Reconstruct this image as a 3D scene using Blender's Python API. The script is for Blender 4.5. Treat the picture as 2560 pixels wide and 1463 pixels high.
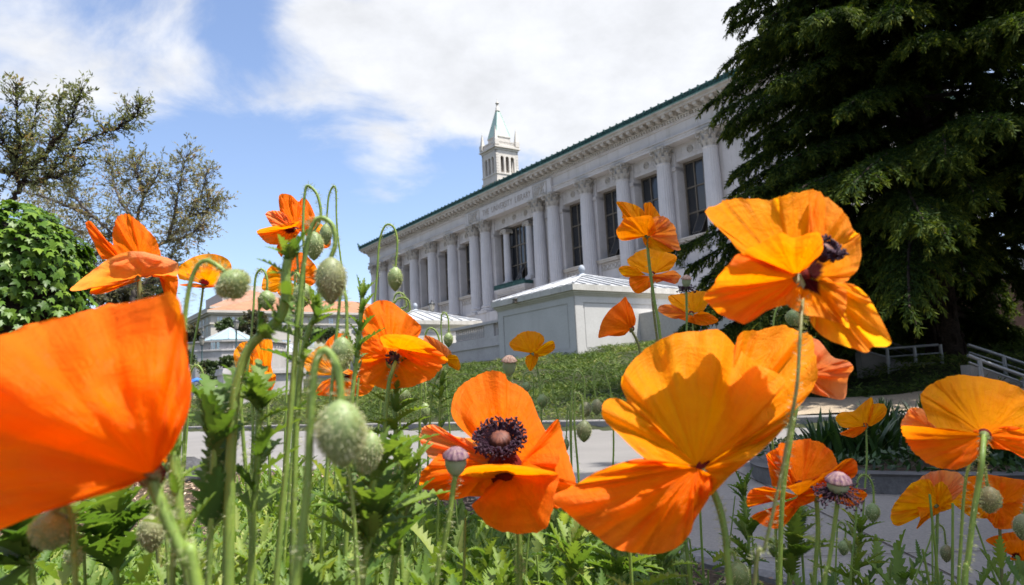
import bpy, math, random
import numpy as np
from mathutils import Vector, Matrix
random.seed(7)
R0 = np.random.RandomState(11)
for o in list(bpy.data.objects):
    bpy.data.objects.remove(o)
SC = bpy.context.scene
COL = SC.collection

# ------------------------------------------------------------------ camera
F = 1926.5
PIT, ROL, YAW = 0.134138, -0.0515, -0.600441
cp, sp = math.cos(PIT), math.sin(PIT)
cr, sr = math.cos(ROL), math.sin(ROL)
WF = np.array([0, cp, sp]); _r = np.array([1., 0, 0]); _u = np.array([0, -sp, cp])
RT = cr * _r + sr * _u
UP = -sr * _r + cr * _u
cam = bpy.data.objects.new('camera', bpy.data.cameras.new('camera'))
COL.objects.link(cam)
cam.matrix_world = Matrix(((RT[0], UP[0], -WF[0], 0), (RT[1], UP[1], -WF[1], 0), (RT[2], UP[2], -WF[2], 0), (0, 0, 0, 1)))
cam.data.sensor_width = 36
cam.data.lens = F / 2560 * 36
cam.data.clip_start = 0.02
cam.data.clip_end = 6000
cam.data.dof.use_dof = True
cam.data.dof.focus_distance = 1.6
cam.data.dof.aperture_fstop = 11.5
SC.camera = cam
GZ = -0.6                                   # ground level below the camera

def ray(x, y):
    return WF * F + RT * (x - 1280) + UP * (731.5 - y)
def at(x, y, D):
    r = ray(x, y)
    return r * (D / r[1])
DD = np.array([math.sin(YAW), math.cos(YAW), 0])     # along the library front, going away to the left
NN = np.array([math.cos(YAW), -math.sin(YAW), 0])    # into the library front
ZZ = np.array([0, 0, 1.])

# ------------------------------------------------------------------ sun, sky
SUN_EL = math.radians(67)
SUN_AZ = np.array([0.93, -0.37, 0])
sdir = SUN_AZ / np.linalg.norm(SUN_AZ) * math.cos(SUN_EL) + ZZ * math.sin(SUN_EL)
sun = bpy.data.objects.new('sun', bpy.data.lights.new('sun', 'SUN'))
COL.objects.link(sun)
sun.data.energy = 5.0
sun.data.angle = math.radians(0.6)
sun.data.color = (1.0, 0.955, 0.88)
sun.rotation_euler = Vector(sdir).to_track_quat('Z', 'Y').to_euler()
SC.view_settings.view_transform = 'Standard'
SC.view_settings.look = 'None'
SC.view_settings.exposure = 1.08
SC.view_settings.gamma = 1
SC.render.film_transparent = False
SC.cycles.max_bounces = 8
SC.cycles.transparent_max_bounces = 8
SC.cycles.use_denoising = True

world = bpy.data.worlds.new('World')
SC.world = world
world.use_nodes = True
wt = world.node_tree
for nd in list(wt.nodes):
    wt.nodes.remove(nd)

class NT:
    def __init__(s, tree):
        s.t = tree
    def new(s, typ, **kw):
        n = s.t.nodes.new(typ)
        for k, v in kw.items():
            setattr(n, k, v)
        return n
    def put(s, sock, v):
        if isinstance(v, bpy.types.NodeSocket):
            s.t.links.new(v, sock)
        elif v is not None:
            sock.default_value = v
    def math(s, op, a, b=None, c=None, clamp=False):
        n = s.new('ShaderNodeMath', operation=op); n.use_clamp = clamp
        s.put(n.inputs[0], a); s.put(n.inputs[1], b); s.put(n.inputs[2], c)
        return n.outputs[0]
    def vmath(s, op, a, b=None):
        n = s.new('ShaderNodeVectorMath', operation=op)
        s.put(n.inputs[0], a); s.put(n.inputs[1], b)
        return n.outputs['Value'] if op in ('DOT_PRODUCT', 'LENGTH') else n.outputs[0]
    def noise(s, vec, scale, detail=4, rough=0.55, dist=0.0):
        n = s.new('ShaderNodeTexNoise')
        s.put(n.inputs['Vector'], vec)
        n.inputs['Scale'].default_value = scale; n.inputs['Detail'].default_value = detail
        n.inputs['Roughness'].default_value = rough; n.inputs['Distortion'].default_value = dist
        return n.outputs['Fac']
    def ramp(s, fac, pts):
        n = s.new('ShaderNodeValToRGB')
        el = n.color_ramp.elements
        while len(el) < len(pts):
            el.new(0.5)
        for e, (p, c) in zip(el, pts):
            e.position = p
            e.color = c if len(c) == 4 else (*c, 1)
        s.put(n.inputs[0], fac)
        return n.outputs[0]
    def mix(s, fac, a, b, typ='MIX'):
        n = s.new('ShaderNodeMix', data_type='RGBA', blend_type=typ)
        s.put(n.inputs[0], fac)
        for i, v in ((6, a), (7, b)):
            if isinstance(v, tuple) and len(v) == 3:
                v = (*v, 1)
            s.put(n.inputs[i], v)
        return n.outputs[2]
    def maprange(s, v, a, b, c=0., d=1., smooth=False):
        n = s.new('ShaderNodeMapRange')
        if smooth:
            n.interpolation_type = 'SMOOTHSTEP'
        s.put(n.inputs[0], v)
        for i, x in enumerate((a, b, c, d)):
            n.inputs[i + 1].default_value = x
        return n.outputs[0]
    def mapping(s, vec, scale):
        n = s.new('ShaderNodeMapping')
        s.put(n.inputs[0], vec); n.inputs['Scale'].default_value = scale
        return n.outputs[0]

W = NT(wt)
tc = W.new('ShaderNodeTexCoord')
gd = W.vmath('NORMALIZE', tc.outputs['Generated'])
sky = W.new('ShaderNodeTexSky', sky_type='NISHITA')
sky.sun_disc = False
sky.sun_elevation = SUN_EL
sky.sun_rotation = math.atan2(SUN_AZ[0], SUN_AZ[1])
sky.altitude = 100; sky.air_density = 1.0; sky.dust_density = 1.2; sky.ozone_density = 1.0
# clouds: noise laid out on a flat cloud deck seen in perspective, thickened / thinned by region of the sky
sx = W.new('ShaderNodeSeparateXYZ'); W.put(sx.inputs[0], gd)
zc = W.math('ADD', W.math('MAXIMUM', sx.outputs[2], 0.0), 0.32)
cx = W.new('ShaderNodeCombineXYZ')
W.put(cx.inputs[0], W.math('DIVIDE', sx.outputs[0], zc)); W.put(cx.inputs[1], W.math('DIVIDE', sx.outputs[1], zc))
deck = cx.outputs[0]
dens = W.math('MULTIPLY', W.math('SUBTRACT', W.noise(deck, 3.4, 10, 0.58, 0.35), 0.5), 3.0)
BLOBS = [(900, 215, 300, .42), (1330, 130, 330, .45), (480, 190, 170, .42), (200, 130, 150, .42), (90, 240, 150, .22), (1750, 60, 330, .8), (1500, 215, 170, .3), (1080, 330, 170, .3),
         (780, 330, 150, .3),
         (290, 15, 85, -.85), (575, 25, 85, -1.0), (800, 560, 230, -.8), (480, 420, 150, -.7), (330, 350, 70, -.15), (1010, 460, 130, -.4), (30, 400, 90, -.2), (1130, 400, 70, -.4), (1330, 400, 80, -.4),
         (640, 470, 55, .62), (960, 490, 60, .55), (590, 490, 40, .4), (560, 640, 200, -.4), (900, 700, 200, -.5)]
for bx, by, br, bw in BLOBS:
    v = ray(bx, by); v = v / np.linalg.norm(v)
    sg = br / F
    dt = W.vmath('DOT_PRODUCT', gd, tuple(v))
    g = W.math('EXPONENT', W.math('DIVIDE', W.math('SUBTRACT', dt, 1.0), sg * sg))
    dens = W.math('ADD', dens, W.math('MULTIPLY', g, bw))
cov = W.maprange(dens, -0.20, 0.62, 0, 1, True)
shade = W.maprange(W.noise(deck, 6.5, 8, 0.62), 0.3, 0.7, 0.86, 1.07)
ccol = W.vmath('SCALE', (1, 1, 1))
cs = W.new('ShaderNodeVectorMath', operation='SCALE'); cs.inputs[0].default_value = (4.0, 4.1, 4.32)
# cloud gets whiter towards the sun
glow = W.maprange(W.vmath('DOT_PRODUCT', gd, tuple(float(q) for q in sdir)), .37, .97, 1.0, 4.4, True)
W.put(cs.inputs[3], W.math('MULTIPLY', shade, glow))
skyc = W.mix(1.0, sky.outputs[0], (0.96, 0.94, 0.99), 'MULTIPLY')
skyb = W.new('ShaderNodeVectorMath', operation='SCALE'); W.put(skyb.inputs[0], skyc); skyb.inputs[3].default_value = 1.0
fin = W.mix(cov, skyb.outputs[0], cs.outputs[0])
bg = W.new('ShaderNodeBackground'); W.put(bg.inputs[0], fin); bg.inputs[1].default_value = 0.113
wo = W.new('ShaderNodeOutputWorld'); wt.links.new(bg.outputs[0], wo.inputs[0])

# ------------------------------------------------------------------ materials
MATS = {}
def material(name):
    m = bpy.data.materials.new(name); m.use_nodes = True
    t = m.node_tree
    for nd in list(t.nodes):
        t.nodes.remove(nd)
    out = t.nodes.new('ShaderNodeOutputMaterial')
    N = NT(t)
    MATS[name] = m
    return m, N, out
def coords(N, which='Object'):
    return N.new('ShaderNodeTexCoord').outputs[which]
def finish(N, out, col, rough=0.8, spec=0.3, bump=None, bstr=0.3, bdist=0.01, metal=0.0):
    p = N.new('ShaderNodeBsdfPrincipled')
    if isinstance(col, tuple):
        col = (*col[:3], 1)
    N.put(p.inputs['Base Color'], col)
    N.put(p.inputs['Roughness'], rough)
    p.inputs['Specular IOR Level'].default_value = spec
    p.inputs['Metallic'].default_value = metal
    if bump is not None:
        b = N.new('ShaderNodeBump'); b.inputs['Strength'].default_value = bstr; b.inputs['Distance'].default_value = bdist
        N.put(b.inputs['Height'], bump); N.t.links.new(b.outputs[0], p.inputs['Normal'])
    N.t.links.new(p.outputs[0], out.inputs[0])
    return p
def mottled(name, a, b, scale=3., rough=0.8, spec=0.3, fine=40., fstr=0.25, streak=None, bstr=0.25, bdist=0.01, metal=0.):
    """base colour wandering between a and b, fine grain, optional vertical rain streaks"""
    m, N, out = material(name)
    c = coords(N)
    n1 = N.noise(c, scale, 5, 0.6)
    col = N.mix(N.maprange(n1, 0.3, 0.7), a, b)
    n2 = N.noise(c, fine, 3, 0.6)
    col = N.mix(1.0, col, N.ramp(n2, [(0.25, (1 - fstr,) * 3), (0.75, (1 + fstr * 0.4,) * 3)]), 'MULTIPLY')
    if streak:
        sn = N.noise(N.mapping(c, (streak[0], streak[0], streak[0] * 0.06)), 1.0, 4, 0.6)
        col = N.mix(N.maprange(sn, 0.52, 0.75, 0, streak[1]), col, streak[2])
    finish(N, out, col, rough, spec, n2, bstr, bdist, metal)
    return m
mottled('granite', (.53, .50, .50), (.44, .415, .41), .7, .75, .3, 14, .14, (2.2, .55, (.30, .26, .22)), .15, .02)
mottled('column_granite', (.50, .485, .50), (.44, .425, .44), .8, .75, .3, 14, .12, (3.0, .35, (.33, .29, .27)), .1, .01)
mottled('carved_granite', (.46, .43, .40), (.31, .28, .25), 2.2, .8, .3, 9, .3, None, .3, .03)
mottled('cornice_granite', (.52, .485, .45), (.38, .34, .30), .8, .8, .3, 12, .22, (1.6, .8, (.22, .18, .14)), .2, .02)
mottled('incised', (.20, .17, .14), (.26, .22, .18), 6, .9, .1, 20, .2)
mottled('kiosk_stone', (.46, .45, .43), (.39, .38, .36), .5, .8, .3, 9, .10, (.9, .35, (.36, .345, .32)), .25, .02)
mottled('kiosk_lip', (.47, .455, .42), (.36, .345, .31), 1.2, .8, .3, 10, .2, (3.0, .75, (.27, .25, .22)), .2, .02)
mottled('shaded_trim', (.45, .43, .36), (.38, .36, .29), 1, .8, .3, 10, .12)  # olive tone of the shaded cornice underside, put into the colour
mottled('terrace_stone', (.45, .43, .42), (.36, .34, .33), .6, .8, .3, 10, .2, (1.2, .55, (.26, .24, .22)), .2, .02)
mottled('roof_metal', (.36, .37, .38), (.29, .30, .32), .8, .45, .5, 10, .08)
mottled('copper_green', (.035, .105, .095), (.012, .045, .045), 3.0, .7, .3, 5, .55, None, .5, .05)
mottled('copper_edge', (.16, .30, .26), (.09, .20, .17), 2, .7, .3, 9, .3)
mottled('pale_copper', (.40, .52, .46), (.33, .45, .40), .25, .75, .3, 1.5, .12, (.5, .3, (.6, .62, .56)))
mottled('tower_stone', (.58, .55, .50), (.48, .45, .41), .25, .8, .3, 2.0, .16, (.4, .4, (.36, .33, .30)))
mottled('window_metal', (.17, .145, .115), (.11, .09, .07), 3, .6, .3, 20, .2)
mottled('tan_wall', (.46, .43, .38), (.40, .37, .33), .2, .85, .2, 3, .1, (.3, .25, (.30, .28, .25)))
mottled('roof_tile', (.36, .17, .095), (.27, .12, .07), .6, .85, .2, 3.0, .35, None, .5, .1)
mottled('tan_roof_tile', (.33, .18, .12), (.26, .135, .09), .5, .85, .2, 3.0, .3, None, .5, .1)
mottled('dark_iron', (.035, .04, .045), (.02, .022, .025), 5, .5, .4, 30, .2)
mottled('lamp_green', (.10, .16, .17), (.07, .115, .125), 5, .5, .4, 30, .2)
mottled('lamp_glass', (.50, .47, .40), (.42, .38, .31), 4, .25, .5, 30, .05)
mottled('rail_metal', (.25, .26, .28), (.2, .21, .23), 4, .35, .5, 30, .08, None, .1, .001, .3)
mottled('asphalt', (.19, .18, .172), (.15, .143, .137), .8, .9, .2, 130, .22, None, .25, .003)
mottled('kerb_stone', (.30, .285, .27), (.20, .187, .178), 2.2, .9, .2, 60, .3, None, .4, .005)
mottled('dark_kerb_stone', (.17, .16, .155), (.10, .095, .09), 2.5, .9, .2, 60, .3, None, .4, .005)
mottled('dry_sand', (.36, .29, .21), (.26, .21, .15), 1.4, .95, .1, 45, .4, None, .8, .02)
mottled('soil', (.10, .072, .05), (.055, .042, .03), 1.5, .95, .1, 25, .4, None, .8, .03)
mottled('bank_soil', (.050, .055, .026), (.028, .034, .016), 1.2, .95, .1, 14, .4, None, .8, .04)
mottled('bark', (.055, .04, .032), (.022, .017, .014), 6, .95, .1, 25, .5, None, .9, .03)
mottled('grey_bark', (.13, .11, .095), (.07, .06, .052), 6, .95, .1, 25, .4, None, .8, .02)
mottled('boulder', (.09, .09, .095), (.05, .05, .055), 9, .9, .2, 50, .35, None, .6, .01)
mottled('blue_cloth', (.05, .17, .50), (.04, .12, .38), 9, .8, .2, 60, .2)
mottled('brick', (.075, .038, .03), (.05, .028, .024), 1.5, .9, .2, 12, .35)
mottled('hill_green', (.05, .075, .06), (.03, .05, .045), .02, .95, .1, .2, .4)
mottled('terrace_floor', (.42, .40, .37), (.34, .32, .3), .3, .9, .2, 8, .15)
mottled('finial_stone', (.33, .36, .40), (.26, .29, .33), 8, .7, .3, 30, .2)

# concrete walk with saw-cut joints
m, N, out = material('concrete')
c = coords(N)
n1 = N.noise(c, .9, 6, .6); n2 = N.noise(c, 90, 4, .65); n3 = N.noise(c, 14, 4, .6)
col = N.mix(N.maprange(n1, .3, .7), (.335, .30, .262), (.255, .228, .20))
col = N.mix(N.maprange(n3, .55, .75, 0, .45), col, (.25, .23, .21))
col = N.mix(1., col, N.ramp(n2, [(.3, (.74,) * 3), (.72, (1.1,) * 3)]), 'MULTIPLY')
finish(N, out, col, .9, .2, n2, .35, .003)

# window glass
m, N, out = material('window_glass')
c = coords(N)
w = N.noise(c, .35, 2, .5)
p = finish(N, out, N.mix(w, (.012, .014, .018), (.03, .032, .036)), .08, .6, w, .12, .05)
m, N, out = material('bright_glass')
p = finish(N, out, (.42, .52, .62), .1, .6)
m, N, out = material('skylight_glass')
c = coords(N)
finish(N, out, N.mix(N.noise(c, .5, 3), (.20, .30, .32), (.30, .39, .43)), .18, .6)

# foliage: each face carries a tint; thin leaf lets some light through
def foliage(name, cols, trans=0.35, rough=0.5, spec=0.3):
    m, N, out = material(name)
    a = N.new('ShaderNodeAttribute', attribute_name='tint')
    k = len(cols) - 1
    col = N.ramp(a.outputs['Fac'], [(i / k, cc) for i, cc in enumerate(cols)])
    p = N.new('ShaderNodeBsdfPrincipled')
    N.put(p.inputs['Base Color'], col); p.inputs['Roughness'].default_value = rough
    p.inputs['Specular IOR Level'].default_value = spec
    tr = N.new('ShaderNodeBsdfTranslucent')
    N.put(tr.inputs[0], N.mix(1., col, (1.25, 1.3, .5), 'MULTIPLY'))
    mx = N.new('ShaderNodeMixShader'); mx.inputs[0].default_value = trans
    N.t.links.new(p.outputs[0], mx.inputs[1]); N.t.links.new(tr.outputs[0], mx.inputs[2])
    N.t.links.new(mx.outputs[0], out.inputs[0])
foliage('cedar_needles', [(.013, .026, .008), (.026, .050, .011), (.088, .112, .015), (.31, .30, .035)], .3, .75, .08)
foliage('oak_leaves', [(.07, .08, .035), (.13, .145, .06), (.20, .21, .10), (.26, .15, .06)], .35, .5, .35)
foliage('grey_oak_leaves', [(.10, .095, .055), (.17, .16, .09), (.24, .225, .13), (.30, .18, .08)], .35, .6, .3)
foliage('ivy_leaves', [(.03, .07, .008), (.07, .14, .014), (.13, .21, .022), (.20, .28, .04)], .25, .42, .2)
foliage('juniper', [(.030, .052, .012), (.07, .11, .022), (.13, .165, .036), (.28, .24, .10)], .25, .7, .15)
foliage('shrub_leaves', [(.018, .034, .012), (.04, .065, .02), (.07, .105, .03), (.11, .14, .045)], .2, .6, .3)
foliage('brown_shrub_leaves', [(.03, .032, .018), (.055, .05, .028), (.085, .075, .038), (.11, .09, .05)], .2, .7, .2)
foliage('strap_leaves', [(.012, .035, .010), (.026, .06, .014), (.05, .10, .02), (.08, .13, .03)], .2, .4, .4)
foliage('poppy_leaves', [(.05, .108, .024), (.10, .175, .034), (.18, .25, .05), (.32, .35, .10)], .40, .55, .25)
foliage('bark_chips', [(.10, .065, .045), (.22, .15, .10), (.36, .26, .18), (.50, .41, .31)], 0.0, .9, .1)
foliage('bristles', [(.26, .30, .14), (.38, .40, .22), (.52, .50, .34), (.66, .60, .48)], .3, .6, .2)
foliage('stamen', [(.012, .004, .012), (.03, .008, .022), (.06, .02, .04), (.12, .05, .06)], 0.05, .6, .3)

def stem_mat(name, a, b):
    m, N, out = material(name)
    c = coords(N)
    n1 = N.noise(c, 30, 4, .6); n2 = N.noise(c, 400, 2)
    col = N.mix(N.maprange(n1, .3, .7), a, b)
    finish(N, out, col, .5, .35, n2, .3, .0006)
stem_mat('stem_green', (.20, .28, .045), (.11, .18, .04))
stem_mat('stem_dark', (.11, .15, .035), (.16, .13, .05))
stem_mat('bud_green', (.22, .28, .11), (.13, .18, .065))
stem_mat('bud_dark', (.15, .19, .08), (.21, .19, .10))
stem_mat('pod_green', (.30, .34, .22), (.20, .25, .14))
stem_mat('dry_husk', (.55, .46, .18), (.42, .34, .13))
m, N, out = material('pod_cap')
c = coords(N)
finish(N, out, N.mix(N.maprange(N.noise(c, 260, 3), .35, .65), (.10, .045, .085), (.24, .16, .15)), .7, .2)
m, N, out = material('pod_cap_brown')
c = coords(N)
finish(N, out, N.mix(N.maprange(N.noise(c, 260, 3), .35, .65), (.24, .14, .11), (.38, .27, .21)), .7, .2)
m, N, out = material('pod_centre')
c = coords(N)
finish(N, out, N.mix(N.maprange(N.noise(c, 200, 3), .35, .65), (.15, .045, .022), (.07, .022, .016)), .6, .3)

# petals: thin, strongly translucent orange crepe with radial veins; uv.x runs round the petal, uv.y from claw to rim
def petal_mat(name, dif, trn, pale=0.0, blotch=0.0, trans=0.60):
    m, N, out = material(name)
    uv = N.new('ShaderNodeUVMap').outputs[0]
    s = N.new('ShaderNodeSeparateXYZ'); N.put(s.inputs[0], uv)
    vein = N.noise(N.mapping(uv, (46, 2.2, 1)), 1.0, 5, .62)
    blot = N.noise(N.mapping(uv, (5, 3, 1)), 1.0, 3, .5)
    var = N.maprange(N.math('ADD', N.math('MULTIPLY', vein, .6), N.math('MULTIPLY', blot, .4)), .34, .66, 0, 1)
    d = N.mix(var, (dif[0] * .94, dif[1] * .80, dif[2]), (dif[0], dif[1] * 1.12, dif[2]))
    t = N.mix(var, (trn[0] * .97, trn[1] * .84, trn[2]), (trn[0], trn[1] * 1.14, trn[2]))
    if pale:
        rim = N.maprange(N.math('ADD', s.outputs[1], N.math('MULTIPLY', blot, .35)), .72, 1.18, 0, pale)
        d = N.mix(rim, d, (.95, .36, .16)); t = N.mix(rim, t, (.96, .32, .06))
    if blotch:
        bl = N.maprange(N.math('ADD', s.outputs[1], N.math('MULTIPLY', N.math('SUBTRACT', vein, .5), .25)), blotch * .75, blotch, 1, 0)
        d = N.mix(bl, d, (.035, .004, .008)); t = N.mix(bl, t, (.10, .004, .004))
    bmp = N.new('ShaderNodeBump'); bmp.inputs['Strength'].default_value = .65; bmp.inputs['Distance'].default_value = .0040
    crep = N.noise(N.mapping(uv, (9, 7, 1)), 1.0, 6, .68, .8)
    N.put(bmp.inputs['Height'], N.math('ADD', N.math('MULTIPLY', vein, .7), N.math('MULTIPLY', crep, 1.6)))
    df = N.new('ShaderNodeBsdfDiffuse'); N.put(df.inputs[0], d)
    tr = N.new('ShaderNodeBsdfTranslucent'); N.put(tr.inputs[0], t)
    gl = N.new('ShaderNodeBsdfGlossy'); gl.inputs['Roughness'].default_value = .42; gl.inputs[0].default_value = (1, .72, .55, 1)
    for q in (df, tr, gl):
        N.t.links.new(bmp.outputs[0], q.inputs['Normal'])
    m1 = N.new('ShaderNodeMixShader'); m1.inputs[0].default_value = trans
    N.t.links.new(df.outputs[0], m1.inputs[1]); N.t.links.new(tr.outputs[0], m1.inputs[2])
    fr = N.new('ShaderNodeFresnel'); fr.inputs[0].default_value = 1.38
    N.t.links.new(bmp.outputs[0], fr.inputs['Normal'])
    m2 = N.new('ShaderNodeMixShader')
    N.put(m2.inputs[0], N.math('MINIMUM', N.math('MULTIPLY', fr.outputs[0], .15), .008))
    N.t.links.new(m1.outputs[0], m2.inputs[1]); N.t.links.new(gl.outputs[0], m2.inputs[2])
    N.t.links.new(m2.outputs[0], out.inputs[0])
OR_D, OR_T = (.97, .170, .0004), (1.0, .265, .0003)
SUNLIT_D, SUNLIT_T = (.98, .30, .0004), (1.0, .455, .0003)  # orange petals yellowed by sun shining through, put into the base colour
petal_mat('petal_orange', OR_D, OR_T, .08)
petal_mat('petal_sunlit', SUNLIT_D, SUNLIT_T, .08)
petal_mat('petal_pale', (.93, .24, .05), (.98, .26, .02), .85)
petal_mat('petal_blotched', OR_D, OR_T, .15, .34)
petal_mat('petal_sunlit_blotched', SUNLIT_D, SUNLIT_T, .2, .36)

# ------------------------------------------------------------------ geometry helpers
def link(name, me, mat, parent=None, mats=None):
    o = bpy.data.objects.new(name, me)
    COL.objects.link(o)
    if parent is not None:
        o.parent = parent
    if not me.materials:
        for mm in (mats or [mat]):
            me.materials.append(MATS[mm])
    return o
def np_mesh(name, V, Fs, mat, parent=None, tint=None, uv=None, smooth=False, org=None):
    """V (n,3); Fs one (m,k) index array or a list of them"""
    if not isinstance(Fs, (list, tuple)):
        Fs = [Fs]
    V = np.asarray(V, dtype=np.float64)
    if org is not None:
        V = V - np.asarray(org)
    me = bpy.data.meshes.new(name)
    me.vertices.add(len(V)); me.vertices.foreach_set('co', V.astype(np.float32).ravel())
    loops = np.concatenate([f.ravel() for f in Fs]).astype(np.int32)
    sizes = np.concatenate([np.full(len(f), f.shape[1]) for f in Fs]).astype(np.int32)
    starts = np.concatenate([[0], np.cumsum(sizes)[:-1]]).astype(np.int32)
    me.loops.add(len(loops)); me.loops.foreach_set('vertex_index', loops)
    me.polygons.add(len(sizes)); me.polygons.foreach_set('loop_start', starts); me.polygons.foreach_set('loop_total', sizes)
    if smooth:
        me.polygons.foreach_set('use_smooth', np.ones(len(sizes), dtype=bool))
    if tint is not None:
        at_ = me.attributes.new('tint', 'FLOAT', 'POINT'); at_.data.foreach_set('value', np.asarray(tint, dtype=np.float32))
    if uv is not None:
        l = me.uv_layers.new(name='UVMap'); l.data.foreach_set('uv', np.asarray(uv, dtype=np.float32)[loops].ravel())
    me.update(); me.validate()
    o = link(name, me, mat, parent)
    if org is not None:
        o.location = org
    return o

class MB:
    def __init__(s):
        s.v = []; s.f = []; s.sm = []
    def add(s, v, f, smooth=False):
        k = len(s.v)
        s.v += [tuple(p) for p in v]
        s.f += [tuple(i + k for i in q) for q in f]
        s.sm += [smooth] * len(f)
        return s
    def box(s, x0, x1, y0, y1, z0, z1):
        return s.add([(x0, y0, z0), (x1, y0, z0), (x1, y1, z0), (x0, y1, z0), (x0, y0, z1), (x1, y0, z1), (x1, y1, z1), (x0, y1, z1)],
                     [(3, 2, 1, 0), (4, 5, 6, 7), (0, 1, 5, 4), (1, 2, 6, 5), (2, 3, 7, 6), (3, 0, 4, 7)])
    def lathe(s, cx, cy, prof, n=24, flute=0, fl=0.05, caps=True, smooth=True):
        v = []; f = []
        for r, z, *q in prof:
            fa = q[0] if q else 0
            for i in range(n):
                a = 2 * math.pi * i / n
                rr = r * (1 - (fl * (0.5 - 0.5 * math.cos(a * flute)) if fa else 0))
                v.append((cx + rr * math.cos(a), cy + rr * math.sin(a), z))
        m = len(prof)
        for j in range(m - 1):
            for i in range(n):
                k = (i + 1) % n
                f.append((j * n + i, j * n + k, (j + 1) * n + k, (j + 1) * n + i))
        s.add(v, f, smooth)
        if caps:
            s.add(v[:n], [tuple(range(n))[::-1]]); s.add(v[-n:], [tuple(range(n))])
        return s
    def tube(s, pts, rad, n=8, cap=True):
        pts = [np.asarray(p, float) for p in pts]
        if not hasattr(rad, '__len__'):
            rad = [rad] * len(pts)
        v = []; prev = None
        for i, p in enumerate(pts):
            t = pts[min(i + 1, len(pts) - 1)] - pts[max(i - 1, 0)]
            t = t / (np.linalg.norm(t) + 1e-12)
            if prev is None:
                a = np.cross(t, [0.3, 0.2, 1.0]) if abs(t[2]) < .9 else np.cross(t, [1., .1, 0])
            else:
                a = prev - t * (prev @ t)
            a = a / (np.linalg.norm(a) + 1e-12); prev = a
            b = np.cross(t, a)
            for k in range(n):
                th = 2 * math.pi * k / n
                v.append(p + rad[i] * (math.cos(th) * a + math.sin(th) * b))
        f = [(j * n + i, j * n + (i + 1) % n, (j + 1) * n + (i + 1) % n, (j + 1) * n + i) for j in range(len(pts) - 1) for i in range(n)]
        s.add(v, f, True)
        if cap:
            s.add(v[:n], [tuple(range(n))[::-1]]); s.add(v[-n:], [tuple(range(n))])
        return s
    def build(s, name, mat, parent=None, off=(0, 0, 0)):
        me = bpy.data.meshes.new(name)
        o = np.asarray(off, float)
        me.from_pydata([tuple(np.asarray(p) + o) for p in s.v], [], s.f)
        me.polygons.foreach_set('use_smooth', s.sm)
        me.update()
        return link(name, me, mat, parent)

def tag(o, label=None, cat=None, group=None, kind=None):
    if label: o['label'] = label
    if cat: o['category'] = cat
    if group: o['group'] = group
    if kind: o['kind'] = kind
    return o
def empty(name, loc, rz=0, label=None, cat=None, group=None):
    o = bpy.data.objects.new(name, None); COL.objects.link(o)
    o.empty_display_size = .1
    o.location = tuple(loc); o.rotation_euler = (0, 0, rz)
    return tag(o, label, cat, group)
def copy_tree(o, parent=None):
    c = o.copy(); COL.objects.link(c)
    if parent is not None:
        c.parent = parent
    for ch in [x for x in bpy.data.objects if x.parent == o]:
        copy_tree(ch, c)
    return c
def catmull(P, n, closed=False):
    """P (k,d) -> (n,d) smooth samples through the points"""
    P = np.asarray(P, float); k = len(P)
    t = np.linspace(0, k if closed else k - 1, n, endpoint=not closed)
    i = np.floor(t).astype(int)
    if not closed:
        i = np.clip(i, 0, k - 2)
    u = (t - i)[:, None]
    g = (lambda j: P[j % k]) if closed else (lambda j: P[np.clip(j, 0, k - 1)])
    a, b, c, d = g(i - 1), g(i), g(i + 1), g(i + 2)
    return .5 * ((2 * b) + (c - a) * u + (2 * a - 5 * b + 4 * c - d) * u ** 2 + (3 * b - a - 3 * c + d) * u ** 3)
def blades(P, T, Wd, L, w, rs, tintv, kind='quad'):
    """small leaf faces: P base, T unit direction, Wd unit width direction -> diamond quads"""
    n = len(P)
    L = L[:, None]; w = w[:, None]
    V = np.stack([P, P + T * L * .45 + Wd * w * .5, P + T * L, P + T * L * .45 - Wd * w * .5], 1).reshape(-1, 3)
    Fq = np.arange(n * 4).reshape(-1, 4)
    return V, Fq, np.repeat(tintv, 4)
def unit(v):
    return v / (np.linalg.norm(v, axis=-1, keepdims=True) + 1e-12)

# ================================================================== SETTING
KU = [-60, -13.1, -8.15, -5.18, -4.03, -.33, 12]
KP = [9.55, 9.55, 9.55, 9.71, 10.17, 12.4, 20]
def tperp(X, Y):
    return X * .74 + Y * .67 - np.interp(.67 * X - .74 * Y, KU, KP)
def mound(X, Y):
    return (np.sin(X * 1.7 + .6 * Y) * np.sin(Y * 1.3 - .5 * X) * .15 + np.sin(X * .63 + 1.3) * np.sin(Y * .51 + X * .2) * .20
            + np.sin(3.9 * X + 1.1 * Y) * np.sin(3.1 * Y - .8 * X) * .035)
def tz(X, Y):
    t = tperp(X, Y)
    z = np.where(t < 0, GZ - .02, GZ + .12 + np.minimum(t, 30) * .118 + np.clip(t - 30, 0, 60) * .03)
    return z + np.where(t > 1.2, mound(X, Y) * np.clip((t - 1.2) / 2, 0, 1) * np.clip((26 - t) / 4, 0, 1), 0)
gx = np.concatenate([[-3000, -900, -300, -120, -60], np.arange(-36, 30, .6), [36, 60, 120, 300, 900, 3000]])
gy = np.concatenate([[-600, -100, -20], np.arange(-3, 66, .6), [72, 85, 110, 160, 300, 900, 4000]])
GX, GY = np.meshgrid(gx, gy, indexing='ij')
V = np.stack([GX, GY, tz(GX, GY)], -1).reshape(-1, 3)
nx, ny = len(gx), len(gy)
ii = (np.arange(nx - 1)[:, None] * ny + np.arange(ny - 1)[None]).ravel()
tag(np_mesh('ground', V, np.stack([ii, ii + ny, ii + ny + 1, ii + 1], 1), 'bank_soil', smooth=True), kind='structure')

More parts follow.
